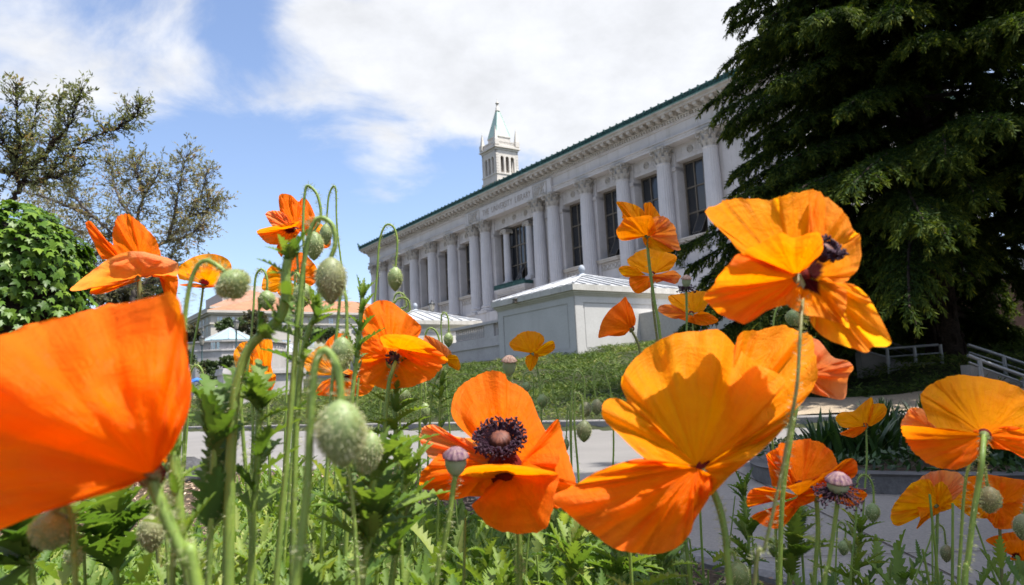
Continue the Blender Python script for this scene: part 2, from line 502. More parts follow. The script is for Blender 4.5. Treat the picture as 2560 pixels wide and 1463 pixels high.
def flat(name, poly, z, mat, kind='structure', thick=None):
    b = MB()
    if thick:
        k = len(poly)
        b.add([(x, y, z) for x, y in poly] + [(x, y, z - thick) for x, y in poly],
              [tuple(range(k))] + [(i, k + i, k + (i + 1) % k, (i + 1) % k) for i in range(k)])
    else:
        b.add([(x, y, z) for x, y in poly], [tuple(range(len(poly)))])
    return tag(b.build(name, mat), kind=kind)
kerb_line = [(-40, 58.4), (-12, 27.5), (-1.71, 16.14), (1.61, 12.47), (2.7, 11.35), (3.73, 10.40), (4.84, 9.83), (9, 8.6), (20, 7.0)]
flat('road', [(x - .10, y - .10) for x, y in kerb_line] + [(20, -6), (-40, -6)], GZ + .004, 'asphalt')
flat('walkway', [(-.6, 5.9), (14, 4.9), (14, -4), (-.6, -4)], GZ + .008, 'concrete')
# saw-cut joints of the walk are real grooves' dark fillers, laid as thin strips
jb = MB()
for (x0, y0, x1, y1) in ((.3, 2.78, 4.5, 2.42), (.3, 4.2, 4.5, 3.84), (1.15, 1.0, 1.5, 5.6), (2.75, .9, 3.1, 5.4), (.3, 1.36, 4.5, 1.0)):
    dx, dy = x1 - x0, y1 - y0; l = math.hypot(dx, dy); ox, oy = -dy / l * .003, dx / l * .003
    jb.add([(x0 - ox, y0 - oy, GZ + .012), (x1 - ox, y1 - oy, GZ + .012), (x1 + ox, y1 + oy, GZ + .012), (x0 + ox, y0 + oy, GZ + .012)], [(0, 1, 2, 3)])
tag(jb.build('walkway_joints', 'soil'), kind='structure')

def ribbon(name, line, width, z0, z1, mat, bev=.02):
    """a kerb: rectangular section with a softened top, swept along a line on the ground"""
    P = catmull(np.array(line, float), max(24, len(line) * 8))
    T = unit(np.gradient(P, axis=0)); Nn = np.stack([-T[:, 1], T[:, 0]], 1)
    prof = [(0, z0), (0, z1 - bev), (bev, z1), (width - bev, z1), (width, z1 - bev), (width, z0)]
    V = np.concatenate([np.concatenate([P + Nn * a, np.full((len(P), 1), z)], 1)[:, None] for a, z in prof], 1)
    k = len(prof); n = len(P)
    b = MB().add(V.reshape(-1, 3), [(i * k + j, i * k + j + 1, (i + 1) * k + j + 1, (i + 1) * k + j) for i in range(n - 1) for j in range(k - 1)])
    b.f += [tuple(range(k)), tuple((n - 1) * k + j for j in range(k))]; b.sm += [False, False]
    return tag(b.build(name, mat), kind='structure')
ribbon('kerb', kerb_line, .16, GZ - .1, GZ + .15, 'kerb_stone')
# dry sandy verge behind the right-hand kerb
sv = []
for i, (x, y) in enumerate(catmull(np.array([(2.3, 11.9), (3.0, 11.25), (3.8, 10.6), (4.9, 10.05), (9, 8.85), (16, 7.8)]), 40)):
    for k in range(7):
        w_ = k / 6 * 1.9
        X, Y = x + .42 * w_, y + .9 * w_
        sv.append((X, Y, float(tz(np.array(X), np.array(Y))) + .02 + .012 * math.sin(9 * X + 5 * Y)))
b = MB().add(sv, [(i * 7 + k, (i + 1) * 7 + k, (i + 1) * 7 + k + 1, i * 7 + k + 1) for i in range(39) for k in range(6)], True)
tag(b.build('verge', 'dry_sand'), kind='structure')

# planting bed of the poppies with a pale kerb on its walk side
BED = [(-12, 8.6), (-4, 7.2), (-1.25, 6.75), (-.72, 6.1), (-.35, 4.7), (-.07, 3.5), (.30, 2.85), (.64, 2.3), (.98, 1.65), (1.3, 1.0), (1.45, .2), (1.5, -3), (-12, -3)]
flat('planting_bed', BED, GZ + .05, 'soil', thick=.2)
ribbon('bed_kerb', [(-4, 7.24), (-1.25, 6.79), (-.70, 6.1), (-.33, 4.7), (-.05, 3.52), (.32, 2.87), (.66, 2.32), (1.0, 1.67), (1.32, 1.02), (1.47, .2)], .13, GZ - .1, GZ + .07, 'kerb_stone', .015)
def in_poly(X, Y, poly):
    ins = np.zeros(len(X), bool); k = len(poly)
    for i in range(k):
        x0, y0 = poly[i]; x1, y1 = poly[(i + 1) % k]
        c_ = ((y0 > Y) != (y1 > Y)) & (X < (x1 - x0) * (Y - y0) / (y1 - y0 + 1e-9) + x0)
        ins ^= c_
    return ins
# bark-chip mulch over the bed
n = 26000
X = R0.uniform(-4.2, 1.2, n); Y = R0.uniform(1.6, 7.2, n)
k_ = in_poly(X, Y, BED); X, Y = X[k_], Y[k_]; n = len(X)
P = np.stack([X, Y, GZ + .052 + R0.uniform(0, .02, n)], 1)
a = R0.uniform(0, 6.283, n); T = unit(np.stack([np.cos(a), np.sin(a), R0.normal(0, .25, n)], 1))
Wd = unit(np.cross(T, np.stack([R0.normal(0, .3, n), R0.normal(0, .3, n), np.ones(n)], 1)))
V, Fq, tn = blades(P, T, Wd, R0.uniform(.015, .06, n), R0.uniform(.006, .018, n), None, R0.uniform(0, 1, n) ** 1.3)
tag(np_mesh('bark_mulch', V, Fq, 'bark_chips', tint=tn), 'brown bark chip mulch strewn over the poppy bed', 'mulch', kind='stuff')

# island with strap-leaved plants inside a low dark kerb
ISL = [(1.50, 4.95), (1.62, 4.4), (1.92, 4.08), (2.45, 3.74), (4.6, 2.6), (9, 1.4), (9, 7.2), (5.2, 7.6), (3.1, 7.2), (2.0, 6.3)]
flat('planting_island', ISL, GZ + .08, 'soil', thick=.2)
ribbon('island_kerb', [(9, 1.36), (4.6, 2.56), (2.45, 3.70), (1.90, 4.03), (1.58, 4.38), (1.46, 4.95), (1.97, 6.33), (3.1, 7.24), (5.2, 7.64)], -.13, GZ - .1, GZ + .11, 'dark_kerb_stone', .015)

# juniper ground cover on the bank
def cover(n, xr, yr, tmin, L0, L1, seed):
    r = np.random.RandomState(seed)
    X = r.uniform(*xr, n); Y = r.uniform(*yr, n)
    t = tperp(X, Y)
    lim = tmin + np.where(X > 1.5, np.clip((X - 1.5) * 1.5, 0, 1.75), 0) + .25 * np.sin(X * 3 + 1) + .2 * np.sin(X * 7.3)
    k = (t > lim) & (t < 31)
    X, Y = X[k], Y[k]; n = len(X)
    m = 7
    Xr = np.repeat(X, m) + r.normal(0, .10, n * m); Yr = np.repeat(Y, m) + r.normal(0, .10, n * m)
    N_ = n * m
    hump = mound(Xr, Yr)
    P = np.stack([Xr, Yr, tz(Xr, Yr) + r.uniform(-.02, .16, N_)], 1)
    a = r.uniform(0, 6.283, N_)
    T = unit(np.stack([np.cos(a), np.sin(a), r.uniform(-.1, .9, N_)], 1))
    Wd = unit(np.cross(T, r.normal(0, 1, (N_, 3)) + ZZ * 1.2))
    patch = .5 + .5 * np.sin(Xr * .8 + 2 * np.sin(Yr * .4)) * np.sin(Yr * .7 + Xr * .3)
    tint = np.clip(.05 + .42 * patch + hump * .8 + r.normal(0, .16, N_) + (r.uniform(0, 1, N_) > .95) * .45, 0, 1)
    return blades(P, T, Wd, r.uniform(L0, L1, N_), r.uniform(.25, .45, N_) * (L0 + L1) * .22, None, tint)
parts_ = [cover(15000, (-7, 12), (9, 24), .28, .06, .17, 3), cover(17000, (-20, 22), (20, 48), .3, .12, .30, 4)]
V = np.concatenate([p[0] for p in parts_]); off = len(parts_[0][0])
Fq = np.concatenate([parts_[0][1], parts_[1][1] + off]); tn = np.concatenate([p[2] for p in parts_])
tag(np_mesh('ground_cover', V, Fq, 'juniper', tint=tn), 'low green juniper ground cover spread over the bank', 'ground cover', kind='stuff')

# strap leaves in the island: clumps one can tell apart
def strap_clump(x, y, n, L, seed):
    r = np.random.RandomState(seed)
    Vs = []; Fs = []; Ts = []; k = 0
    for i in range(n):
        a = r.uniform(0, 6.283); lean = r.uniform(.15, .8); l = L * r.uniform(.6, 1.1); w = r.uniform(.012, .022)
        s = np.linspace(0, 1, 7)
        rad = lean * l * (s ** 1.5) * .8; z = l * (s - .38 * lean * s ** 2.4)
        c0 = np.array([r.normal(0, .05), r.normal(0, .05), 0])
        ctr = c0 + np.stack([np.cos(a) * rad, np.sin(a) * rad, z], 1)
        wd = np.array([-math.sin(a), math.cos(a), 0]) * w
        ww = (1 - s ** 3)[:, None] * .9 + .05
        Vs.append(np.stack([ctr - wd * ww, ctr + wd * ww], 1).reshape(-1, 3))
        q = np.arange(6) * 2 + k
        Fs.append(np.stack([q, q + 1, q + 3, q + 2], 1)); k += 14
        Ts.append(np.full(14, np.clip(r.normal(.4, .22), 0, 1)))
    return np.concatenate(Vs), np.concatenate(Fs), np.concatenate(Ts)
r = np.random.RandomState(5)
for i in range(64):
    for _ in range(80):
        x, y = r.uniform(1.6, 5.4), r.uniform(3.9, 7.1)
        if in_poly(np.array([x]), np.array([y]), [(1.75, 5.05), (2.15, 4.75), (2.7, 4.45), (3.4, 4.4), (5.5, 4.4), (5.5, 7.2), (3.2, 6.9), (2.2, 6.1)])[0]:
            break
    V, Fq, tn = strap_clump(x, y, 54, .27 + .02 * y, 100 + i)
    o = np_mesh('strap_leaf_plant', V, Fq, 'strap_leaves', tint=tn)
    o.location = (x, y, GZ + .07)
    tag(o, 'dark green clump of strap leaves in the kerbed island by the walk', 'plant', 'strap leaf plants in the kerbed island')

# small-leaved creeper filling the front of the island
n = 15000
X = r.uniform(1.5, 6.5, n); Y = r.uniform(2.2, 7.4, n)
k_ = in_poly(X, Y, ISL); X, Y = X[k_], Y[k_]; n = len(X)
P = np.stack([X, Y, GZ + .08 + r.uniform(0, .13, n) * (.7 + .3 * np.sin(5 * X) * np.sin(4 * Y))], 1)
T = unit(r.normal(0, 1, (n, 3)) + ZZ * .25); Wd = unit(np.cross(T, r.normal(0, .4, (n, 3)) + ZZ))
V, Fq, tn = blades(P, T, Wd, r.uniform(.03, .07, n), r.uniform(.015, .035, n), None, np.clip(r.normal(.35, .2, n), 0, 1))
tag(np_mesh('island_creeper', V, Fq, 'strap_leaves', tint=tn), 'low dark leafy creeper covering the kerbed island', 'ground cover', kind='stuff')

# far hills
hb = MB()
hp = [(-900, 30), (-700, 55), (-520, 95), (-420, 88), (-300, 120), (-190, 104), (-120, 112), (0, 90), (160, 80), (400, 60), (900, 30)]
pts = catmull(np.array(hp, float), 60)
hv = []
for x, h in pts:
    h = h + 5 * math.sin(x * .09) + 3 * math.sin(x * .23)
    hv += [(x * 1.2, 760 - abs(x) * .1, 0), (x * 1.25, 900, h * .7), (x * 1.3, 1020, h), (x * 1.4, 1300, h * .3)]
hb.add(hv, [(i * 4 + k, (i + 1) * 4 + k, (i + 1) * 4 + k + 1, i * 4 + k + 1) for i in range(59) for k in range(3)], True)
tag(hb.build('hills', 'hill_green'), kind='structure')

# ================================================================== LIBRARY
S0 = 45.5
LZ = 4.4
lib = empty('library_building', NN * S0 + DD * 1.4518 * S0 + ZZ * LZ, math.atan2(-DD[1], -DD[0]),
            'long pale granite library with a row of fluted columns and green roof edge', 'building')
OFF = (0, 0, -LZ)
COLS = [5.05, 7.48, 12.6, 17.6, 22.6, 27.6, 32.1]
ALLC = sorted([-c for c in COLS] + COLS + [-34.8, 34.8])
HB, HC0, HC1 = 9.2, 18.2, 19.59
WY, GY_ = .42, 1.42            # wall face and glass, measured inward from the column axes
EDGE = 35.45
bays = [sg * c for c in (10.04, 15.1, 20.1, 25.1) for sg in (-1, 1)]
opens = sorted([(c - 1.56, c + 1.56) for c in bays] + [(-3.9, 3.9)])
wb = MB()
x = -EDGE
for a, b_ in opens + [(EDGE, EDGE)]:
    wb.box(x, a, WY, 3.0, HB - .002, HC1 - .003)
    x = b_
for a, b_ in opens:
    wb.box(a, b_, WY + .12, 3.0, 18.28, HC1 - .003)                       # frieze panel over the window
    if b_ - a < 5:
        wb.box(a, b_, WY + .12, 3.0, HB, 11.55)                             # apron under the sill
    else:
        wb.box(a, b_, WY + .12, 3.0, HB, 11.9)
wb.box(-EDGE, EDGE, 2.6, 26, HB, HC1 + 1)                                   # body
wb.box(-EDGE - .25, EDGE + .25, -.9, 26, LZ - 1, 8.1)                       # podium
wb.box(-EDGE - .1, EDGE + .1, -.8, 26, 8.1, HB)
for a, b_ in opens:                                                        # pier caps beside each opening
    for q in ((a - .5, a), (b_, b_ + .5)):
        wb.box(q[0], q[1] + .0, WY - .10, WY + .9, 17.55, 17.75)
        wb.box(q[0], q[1], WY - .13, WY + .9, 17.75, 17.88)
for a, b_ in opens:
    for hcut in np.arange(12.6, 17.4, .95):                                # ashlar courses on the reveals
        wb.box(a - .004, a + .012, WY + .02, 1.35, hcut, hcut + .03)
wb.build('wall', 'granite', lib, OFF)

# column: base, fluted shaft, capital
def col_parts():
    sh = MB()
    prof = [(.66, HB + .88, 1), (.665, HB + 2.4, 1), (.655, HB + 4.4, 1), (.625, HB + 6.6, 1), (.575, HC0 - .12, 1), (.575, HC0 - .06, 0), (.63, HC0 - .03, 0), (.63, HC0 + .03, 0)]
    sh.lathe(0, 0, prof, 96, 20, .085)
    ba = MB().box(-.92, .92, -.92, .92, HB, HB + .28)
    ba.lathe(0, 0, [(.9, HB + .283), (.94, HB + .36), (.9, HB + .46), (.76, HB + .5), (.73, HB + .58), (.80, HB + .64), (.82, HB + .72), (.78, HB + .80), (.70, HB + .84), (.68, HB + .885)], 40)
    cpt = MB()
    cpt.lathe(0, 0, [(.56, HC0 + .03), (.57, HC0 + .5), (.62, HC0 + .9), (.74, HC0 + 1.18)], 32)
    for row, (n_, z0, z1, r0, r1, w_) in enumerate(((8, HC0 + .04, HC0 + .55, .59, .80, .20), (8, HC0 + .25, HC0 + .92, .61, .86, .20))):
        for i in range(n_):
            a = 2 * math.pi * (i + .5 * row) / n_
            e = np.array([math.cos(a), math.sin(a), 0]); tt = np.array([-e[1], e[0], 0])
            prof_ = [(r0, z0, w_ * .75), (r0 + .05, z0 + (z1 - z0) * .45, w_), (r0 + .10, z0 + (z1 - z0) * .8, w_ * .9), (r1, z1, w_ * .65), (r1 + .06, z1 - .07, w_ * .4), (r1 + .02, z1 - .15, .05)]
            vv = []
            for rr, z, w1 in prof_:
                vv += [e * rr - tt * w1 + ZZ * z, e * (rr + .05) + ZZ * z, e * rr + tt * w1 + ZZ * z]
            cpt.add(vv, [(j * 3 + k, j * 3 + k + 1, j * 3 + k + 4, j * 3 + k + 3) for j in range(5) for k in range(2)], True)
    for sx_ in (-1, 1):
        for sy_ in (-1, 1):
            e = np.array([sx_, sy_, 0]) / math.sqrt(2)
            sp_ = []
            for k in range(15):
                th = k / 14 * 2.6 * math.pi; rr = .19 * (1 - k / 17)
                sp_.append(e * (.86 + rr * math.sin(th)) + ZZ * (HC0 + 1.02 + rr * math.cos(th)))
            cpt.tube([e * .55 + ZZ * (HC0 + .75), e * .68 + ZZ * (HC0 + 1.12)] + sp_, [.06, .075] + [.085 * (1 - k / 22) for k in range(15)], 7)
    for i in range(4):
        a = math.pi / 2 * i
        e = np.array([math.cos(a), math.sin(a), 0])
        cpt.lathe(e[0] * .74, e[1] * .74, [(.02, HC0 + 1.10), (.13, HC0 + 1.16), (.15, HC0 + 1.24), (.10, HC0 + 1.34), (.02, HC0 + 1.38)], 10)
    ab = []
    for i in range(4):                                                     # concave-sided abacus with cut corners
        a0 = math.pi / 4 + i * math.pi / 2; a1 = a0 + math.pi / 2
        ab += [(1.0 * math.cos(a0 + .09), 1.0 * math.sin(a0 + .09))]
        for q in (.3, .5, .7):
            am = a0 + (a1 - a0) * q; ab.append((.73 * math.cos(am), .73 * math.sin(am)) if q == .5 else (.79 * math.cos(am), .79 * math.sin(am)))
        ab += [(1.0 * math.cos(a1 - .09), 1.0 * math.sin(a1 - .09))]
    k = len(ab)
    cpt.add([(x, y, HC0 + 1.20) for x, y in ab] + [(x * 1.03, y * 1.03, HC1 - .004) for x, y in ab], [tuple(range(k))[::-1], tuple(range(k, 2 * k))] + [(i, (i + 1) % k, k + (i + 1) % k, k + i) for i in range(k)])
    return sh, ba, cpt
sh, ba, cpt = col_parts()
c0 = sh.build('column', 'column_granite', lib, OFF)
c0.location.x = ALLC[0]
ba.build('column_base', 'granite', c0, OFF); cpt.build('capital', 'carved_granite', c0, OFF)
kids = list(c0.children)
for cxp in ALLC[1:]:
    c_ = c0.copy(); COL.objects.link(c_); c_.parent = lib; c_.location.x = cxp
    for ch in kids:
        g = ch.copy(); COL.objects.link(g); g.parent = c_

# windows: each its frame (with mullions and sill) and its panes
def window(cx_, w, z0, z1, vs, hs, tilt=None, sill=True):
    fb = MB()
    y0, y1 = GY_ - .06, GY_ + .06
    fb.box(-w, -w + .12, y0 - .05, y1, z0, z1); fb.box(w - .12, w, y0 - .05, y1, z0, z1)
    fb.box(-w + .12, w - .12, y0 - .05, y1, z1 - .16, z1); fb.box(-w + .12, w - .12, y0 - .05, y1, z0, z0 + .14)
    for v in vs:
        fb.box(v - .055, v + .055, y0, y1, z0 + .14, z1 - .16)
    for h in hs:
        fb.box(-w + .12, w - .12, y0 - .015, y1 - .01, h - .055, h + .055)
    fr = fb.build('window', 'window_metal', lib, OFF); fr.location.x = cx_
    g = MB()
    if tilt is None:
        g.add([(-w + .1, GY_ + .02, z0 + .1), (w - .1, GY_ + .02, z0 + .1), (w - .1, GY_ + .02, z1 - .1), (-w + .1, GY_ + .02, z1 - .1)], [(0, 1, 2, 3)])
    else:
        (a, b2), (h0, h1) = tilt
        for q in ((-w + .1, a, z0 + .1, z1 - .1), (b2, w - .1, z0 + .1, z1 - .1), (a, b2, h1, z1 - .1), (a, b2, z0 + .1, h0)):
            g.add([(q[0], GY_ + .02, q[2]), (q[1], GY_ + .02, q[2]), (q[1], GY_ + .02, q[3]), (q[0], GY_ + .02, q[3])], [(0, 1, 2, 3)])
    g.build('window_panes', 'window_glass', fr, OFF)
    if tilt is not None:
        (a, b2), (h0, h1) = tilt
        t = MB()
        for q0, q1 in ((a, a + .06), (b2 - .06, b2)):
            t.add([(q0, GY_ - .9, h0 + .15), (q1, GY_ - .9, h0 + .15), (q1, GY_ + .1, h1), (q0, GY_ + .1, h1)], [(0, 1, 2, 3)])
        t.add([(a, GY_ - .92, h0 + .15), (b2, GY_ - .92, h0 + .15), (b2, GY_ - .86, h0 + .21), (a, GY_ - .86, h0 + .21)], [(0, 1, 2, 3)])
        t.build('opened_sash', 'window_metal', fr, OFF)
        t = MB().add([(a + .06, GY_ - .88, h0 + .17), (b2 - .06, GY_ - .88, h0 + .17), (b2 - .06, GY_ + .08, h1 - .02), (a + .06, GY_ + .08, h1 - .02)], [(0, 1, 2, 3)])
        t.build('sash_glass', 'window_glass', fr, OFF)
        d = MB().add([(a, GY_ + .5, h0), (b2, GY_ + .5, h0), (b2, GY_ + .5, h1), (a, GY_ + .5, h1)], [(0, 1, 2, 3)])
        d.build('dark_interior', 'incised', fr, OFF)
    if sill:
        s_ = MB().box(-w - .22, w + .22, .18, GY_ - .12, 11.56, 11.74).box(-w - .28, w + .28, .10, GY_ - .2, 11.745, 11.86)
        s_.build('window_sill', 'cornice_granite', fr, OFF)
vsm = (-.50, .50)
for c_ in bays:
    tl = ((-.5, .5), (12.0, 13.85)) if abs(c_ - 15.1) < .1 or abs(c_ - 20.1) < .1 or abs(c_ + 10.04) < .1 or abs(c_ - 25.1) < .1 else None
    if tl and c_ > 0:
        tl = ((-.5 + (.0), .5), (11.95, 13.9))
    window(c_, 1.56, 11.86, 18.28, vsm, (13.98, 16.1), tl)
window(0, 3.9, 12.0, 18.28, (-2.9, -1.05, -.35, .35, 1.05, 2.9), (14.0, 16.1), ((-.35, .35), (12.1, 13.9)), False)

# carved bands: greek key over each window, circles under each sill
def key_panel(cx_, w, rosettes):
    b = MB(); y = WY + .12
    n_ = int(w / .62)
    u_ = 2 * w / (2 * n_ + 0.0)
    for i in range(2 * n_):
        x0 = -w + i * u_ + .05
        if any(abs(x0 + u_ / 2 - q) < .42 for q in rosettes):
            continue
        h0, h1, t_ = 18.62, 19.28, .055
        segs = [(x0, x0 + t_, h0, h1), (x0 + t_, x0 + u_ * .8, h1 - t_, h1), (x0 + u_ * .8 - t_, x0 + u_ * .8, h0 + .2, h1 - t_), (x0 + u_ * .35, x0 + u_ * .8 - t_, h0 + .2, h0 + .2 + t_), (x0 + t_, x0 + u_ * 1.0, h0, h0 + t_)]
        for q in segs:
            b.box(q[0], q[1], y - .035, y + .05, q[2], q[3])
    b.box(-w, w, y - .03, y + .05, 18.50, 18.54); b.box(-w, w, y - .03, y + .05, 19.36, 19.40)
    o = b.build('greek_key_frieze', 'granite', lib, OFF); o.location.x = cx_
    for q in rosettes:
        m_ = MB()
        for i in range(24):
            pass
        ring = [np.array([q + .27 * math.cos(a), y - .03, 18.95 + .27 * math.sin(a)]) for a in np.linspace(0, 2 * math.pi, 17)]
        m_.tube(ring, .05, 6, False)
        for k in range(8):
            a = k * math.pi / 4
            m_.tube([np.array([q + .05 * math.cos(a), y - .02, 18.95 + .05 * math.sin(a)]), np.array([q + .19 * math.cos(a), y - .03, 18.95 + .19 * math.sin(a)])], [.05, .03], 5)
        m_.build('rosette', 'carved_granite', o, OFF)
for c_ in bays:
    key_panel(c_, 1.56, (0,))
key_panel(0, 3.9, (-2.1, 0, 2.1))
for c_ in bays:
    b = MB()
    for k in range(6):
        q = -1.3 + k * .52
        b.tube([np.array([q + .19 * math.cos(a), WY + .11, 11.2 + .19 * math.sin(a)]) for a in np.linspace(0, 2 * math.pi, 13)], .045, 5, False)
    b.box(-1.56, 1.56, WY + .06, WY + .14, 10.86, 10.95)
    o = b.build('apron_panel', 'carved_granite', lib, OFF); o.location.x = c_
for sg in (-1, 1):                                                         # hanging carved drop between the paired columns
    b = MB()
    for k in range(11):
        z = 16.6 - k * .42
        b.lathe(0, WY - .02, [(.02, z - .2), (.10 if k % 3 else .17, z - .05), (.06, z + .12), (.02, z + .2)], 8)
    b.box(-.62, -.55, WY - .05, WY + .05, 11.6, 17.2); b.box(.55, .62, WY - .05, WY + .05, 11.6, 17.2)
    b.box(-.7, .7, WY - .12, WY + .05, 11.3, 11.55); b.box(-.7, .7, WY - .10, WY + .05, 17.3, 17.55)
    o = b.build('carved_pendant', 'carved_granite', lib, OFF); o.location.x = sg * 6.27

# entablature with returns at both ends
def course(b, o, z0, z1):
    b.box(-EDGE - o, EDGE + o, -o, 24, z0, z1)
ent = MB()
course(ent, .40, 19.59, 19.80); course(ent, .45, 19.80, 20.00); course(ent, .55, 20.00, 20.10)
course(ent, .36, 20.10, 21.02); course(ent, .48, 21.02, 21.12); course(ent, .54, 21.12, 21.20)
ent.build('entablature', 'granite', lib, OFF)
cor = MB()
course(cor, .50, 21.20, 21.41)
for s_ in np.arange(-35.9, 35.9, .30):                                      # dentils
    cor.box(s_, s_ + .18, -.66, -.5, 21.205, 21.40)
course(cor, .72, 21.41, 21.47)
course(cor, .62, 21.47, 21.81)
for s_ in np.arange(-36.2, 36.4, .835):                                     # modillions
    cor.box(s_, s_ + .36, -1.22, -.62, 21.57, 21.806)
    cor.box(s_ + .03, s_ + .33, -1.10, -.62, 21.50, 21.57)
for y_ in np.arange(.2, 20, .835):
    for sg in (-1, 1):
        x0 = sg * (EDGE + .62); x1 = sg * (EDGE + 1.22)
        cor.box(min(x0, x1), max(x0, x1), y_, y_ + .36, 21.55, 21.806)
course(cor, 1.32, 21.81, 22.00); course(cor, 1.40, 22.00, 22.06); course(cor, 1.50, 22.06, 22.17)
cor.build('cornice', 'cornice_granite', lib, OFF)
cr_ = MB()
course(cr_, 1.53, 22.17, 22.24)
cr_.build('copper_gutter', 'copper_edge', lib, OFF)
cr_ = MB()
course(cr_, 1.48, 22.24, 22.68)
for i, s_ in enumerate(np.arange(-36.9, 36.9, .42)):                       # antefix scrolls along the eaves
    cr_.tube([np.array([s_ + .19 * math.cos(a) * (1 - .5 * q), -1.50, 22.45 + .17 * math.sin(a) * (1 - .5 * q)]) for q, a in zip(np.linspace(0, 1, 12), np.linspace(.3, 8, 12))], .035, 4, False)
    if i % 2:
        cr_.box(s_ - .05, s_ + .05, -1.55, -1.4, 22.24, 22.76)
for sg in (-1, 1):
    q = sg * (EDGE + 1.45)
    cr_.tube([np.array([q, -1.45, 22.6]), np.array([q + sg * .05, -1.5, 22.95]), np.array([q + sg * .18, -1.6, 23.12]), np.array([q + sg * .10, -1.55, 23.2])], [.2, .14, .09, .05], 7)
cr_.build('copper_cresting', 'copper_green', lib, OFF)
rf = MB()
e = EDGE + 1.3
rf.add([(-e, -1.3, 22.66), (e, -1.3, 22.66), (e, 24, 22.66), (-e, 24, 22.66), (-e + 9, 11, 24.6), (e - 9, 11, 24.6)], [(0, 1, 5, 4), (1, 2, 5), (2, 3, 4, 5), (3, 0, 4)])
rf.build('roof', 'roof_tile', lib, OFF)

# inscription tablet
tb = MB().box(-8.1, 8.1, -.62, .2, 19.53, 21.0).box(-8.2, -8.0, -.66, .2, 19.53, 21.0).box(8.0, 8.2, -.66, .2, 19.53, 21.0)
tab = tb.build('inscription_panel', 'granite', lib, OFF)
fc = bpy.data.curves.new('lettering', 'FONT'); fc.body = 'THE  UNIVERSITY  LIBRARY'
fc.align_x = 'CENTER'; fc.size = 1.0; fc.extrude = .012; fc.offset = -.012; fc.space_character = 1.12
fo = link('lettering', fc, 'incised', tab)
bpy.context.view_layer.update()
wd_ = fo.dimensions.x; ht_ = fo.dimensions.y
me_ = bpy.data.meshes.new_from_object(fo)
bpy.data.objects.remove(fo)
fo = link('lettering', me_, 'incised', tab)
fo.scale = (9.2 / wd_, .66 / ht_, 1)
fo.rotation_euler = (math.radians(90), 0, 0)
fo.location = (.15, -.63, 19.93 - LZ)
for sg in (-1, 1):
    b = MB()
    r = np.random.RandomState(21)
    xa, xb, za, zb = -1.15, 1.15, 19.70, 20.86
    for q in ((xa, xb, za, za + .07), (xa, xb, zb - .07, zb), (xa, xa + .07, za + .07, zb - .07), (xb - .07, xb, za + .07, zb - .07)):
        b.box(q[0], q[1], -.68, -.6, q[2], q[3])
    for k in range(9):
        cx_, cz_ = r.uniform(-.8, .8), r.uniform(19.95, 20.6)
        b.tube([np.array([cx_ + (.06 + .05 * a) * math.cos(a * 1.3), -.63, cz_ + (.06 + .04 * a) * math.sin(a * 1.3)]) for a in np.linspace(0, 5.5, 12)], .05, 5)
    for k in range(3):
        b.tube([np.array([-.9 + .5 * k, -.63, 19.8]), np.array([-.5 + .45 * k, -.65, 20.3]), np.array([-.7 + .6 * k, -.63, 20.75])], [.09, .07, .04], 6)
    o = b.build('carved_relief', 'carved_granite', tab, OFF); o.location.x = sg * 6.3

# ionic columns and the balcony of the middle window
def ionic(cx_):
    b = MB().lathe(0, .85, [(.40, 12.45), (.40, 13.5), (.385, 15.2), (.335, 17.5)], 28)
    o = b.build('slender_column', 'column_granite', lib, OFF); o.location.x = cx_
    b = MB().box(-.5, .5, .35, 1.3, 11.9, 12.25).lathe(0, .85, [(.50, 12.255), (.52, 12.33), (.44, 12.40), (.42, 12.46)], 24)
    b.build('column_base', 'granite', o, OFF)
    b = MB().lathe(0, .85, [(.34, 17.5), (.43, 17.66), (.40, 17.76)], 24).box(-.5, .5, .35, 1.3, 17.9, 18.02).box(-.40, .40, .42, 1.28, 17.74, 17.9)
    for sg in (-1, 1):
        for yy in (.42, 1.28):
            b.tube([np.array([sg * (.46 + .16 * (1 - k / 14) * math.sin(k * .6)), yy, 17.72 + .16 * (1 - k / 14) * math.cos(k * .6)]) for k in range(13)], .06, 6)
        b.tube([np.array([sg * .46, .42, 17.72]), np.array([sg * .46, 1.28, 17.72])], .10, 10)
    b.build('scroll_capital', 'carved_granite', o, OFF)
for c_ in (-2.15, 2.15):
    ionic(c_)
bb = MB().box(-2.75, 2.75, -.55, .6, 11.0, 11.2).box(-2.85, 2.85, -.65, .6, 11.2, 11.36).box(-2.6, 2.6, -.40, .6, 10.86, 11.0)
for s_ in np.arange(-2.5, 2.45, .22):
    bb.box(s_, s_ + .11, -.38, .5, 10.66, 10.86)
bal = bb.build('balcony', 'granite', lib, OFF)
b = MB()
for sg in (-1, 1):
    b.tube([np.array([sg * 2.3, -.3, 10.75]), np.array([sg * 2.3, -.35, 10.45]), np.array([sg * 2.3, -.1, 10.2]), np.array([sg * 2.3, .2, 9.9]), np.array([sg * 2.3, .35, 9.7])], [.2, .22, .17, .2, .1], 8)
b.build('bracket', 'carved_granite', bal, OFF)
b = MB().box(-2.85, 2.85, -.66, -.56, 11.37, 11.72).box(-2.85, -2.75, -.56, .5, 11.37, 11.72).box(2.75, 2.85, -.56, .5, 11.37, 11.72)
for s_ in np.arange(-2.7, 2.75, .27):
    b.lathe(s_, -.61, [(.02, 11.68), (.12, 11.74), (.10, 11.84), (.02, 11.9)], 7)
b.build('copper_cresting', 'copper_green', bal, OFF)

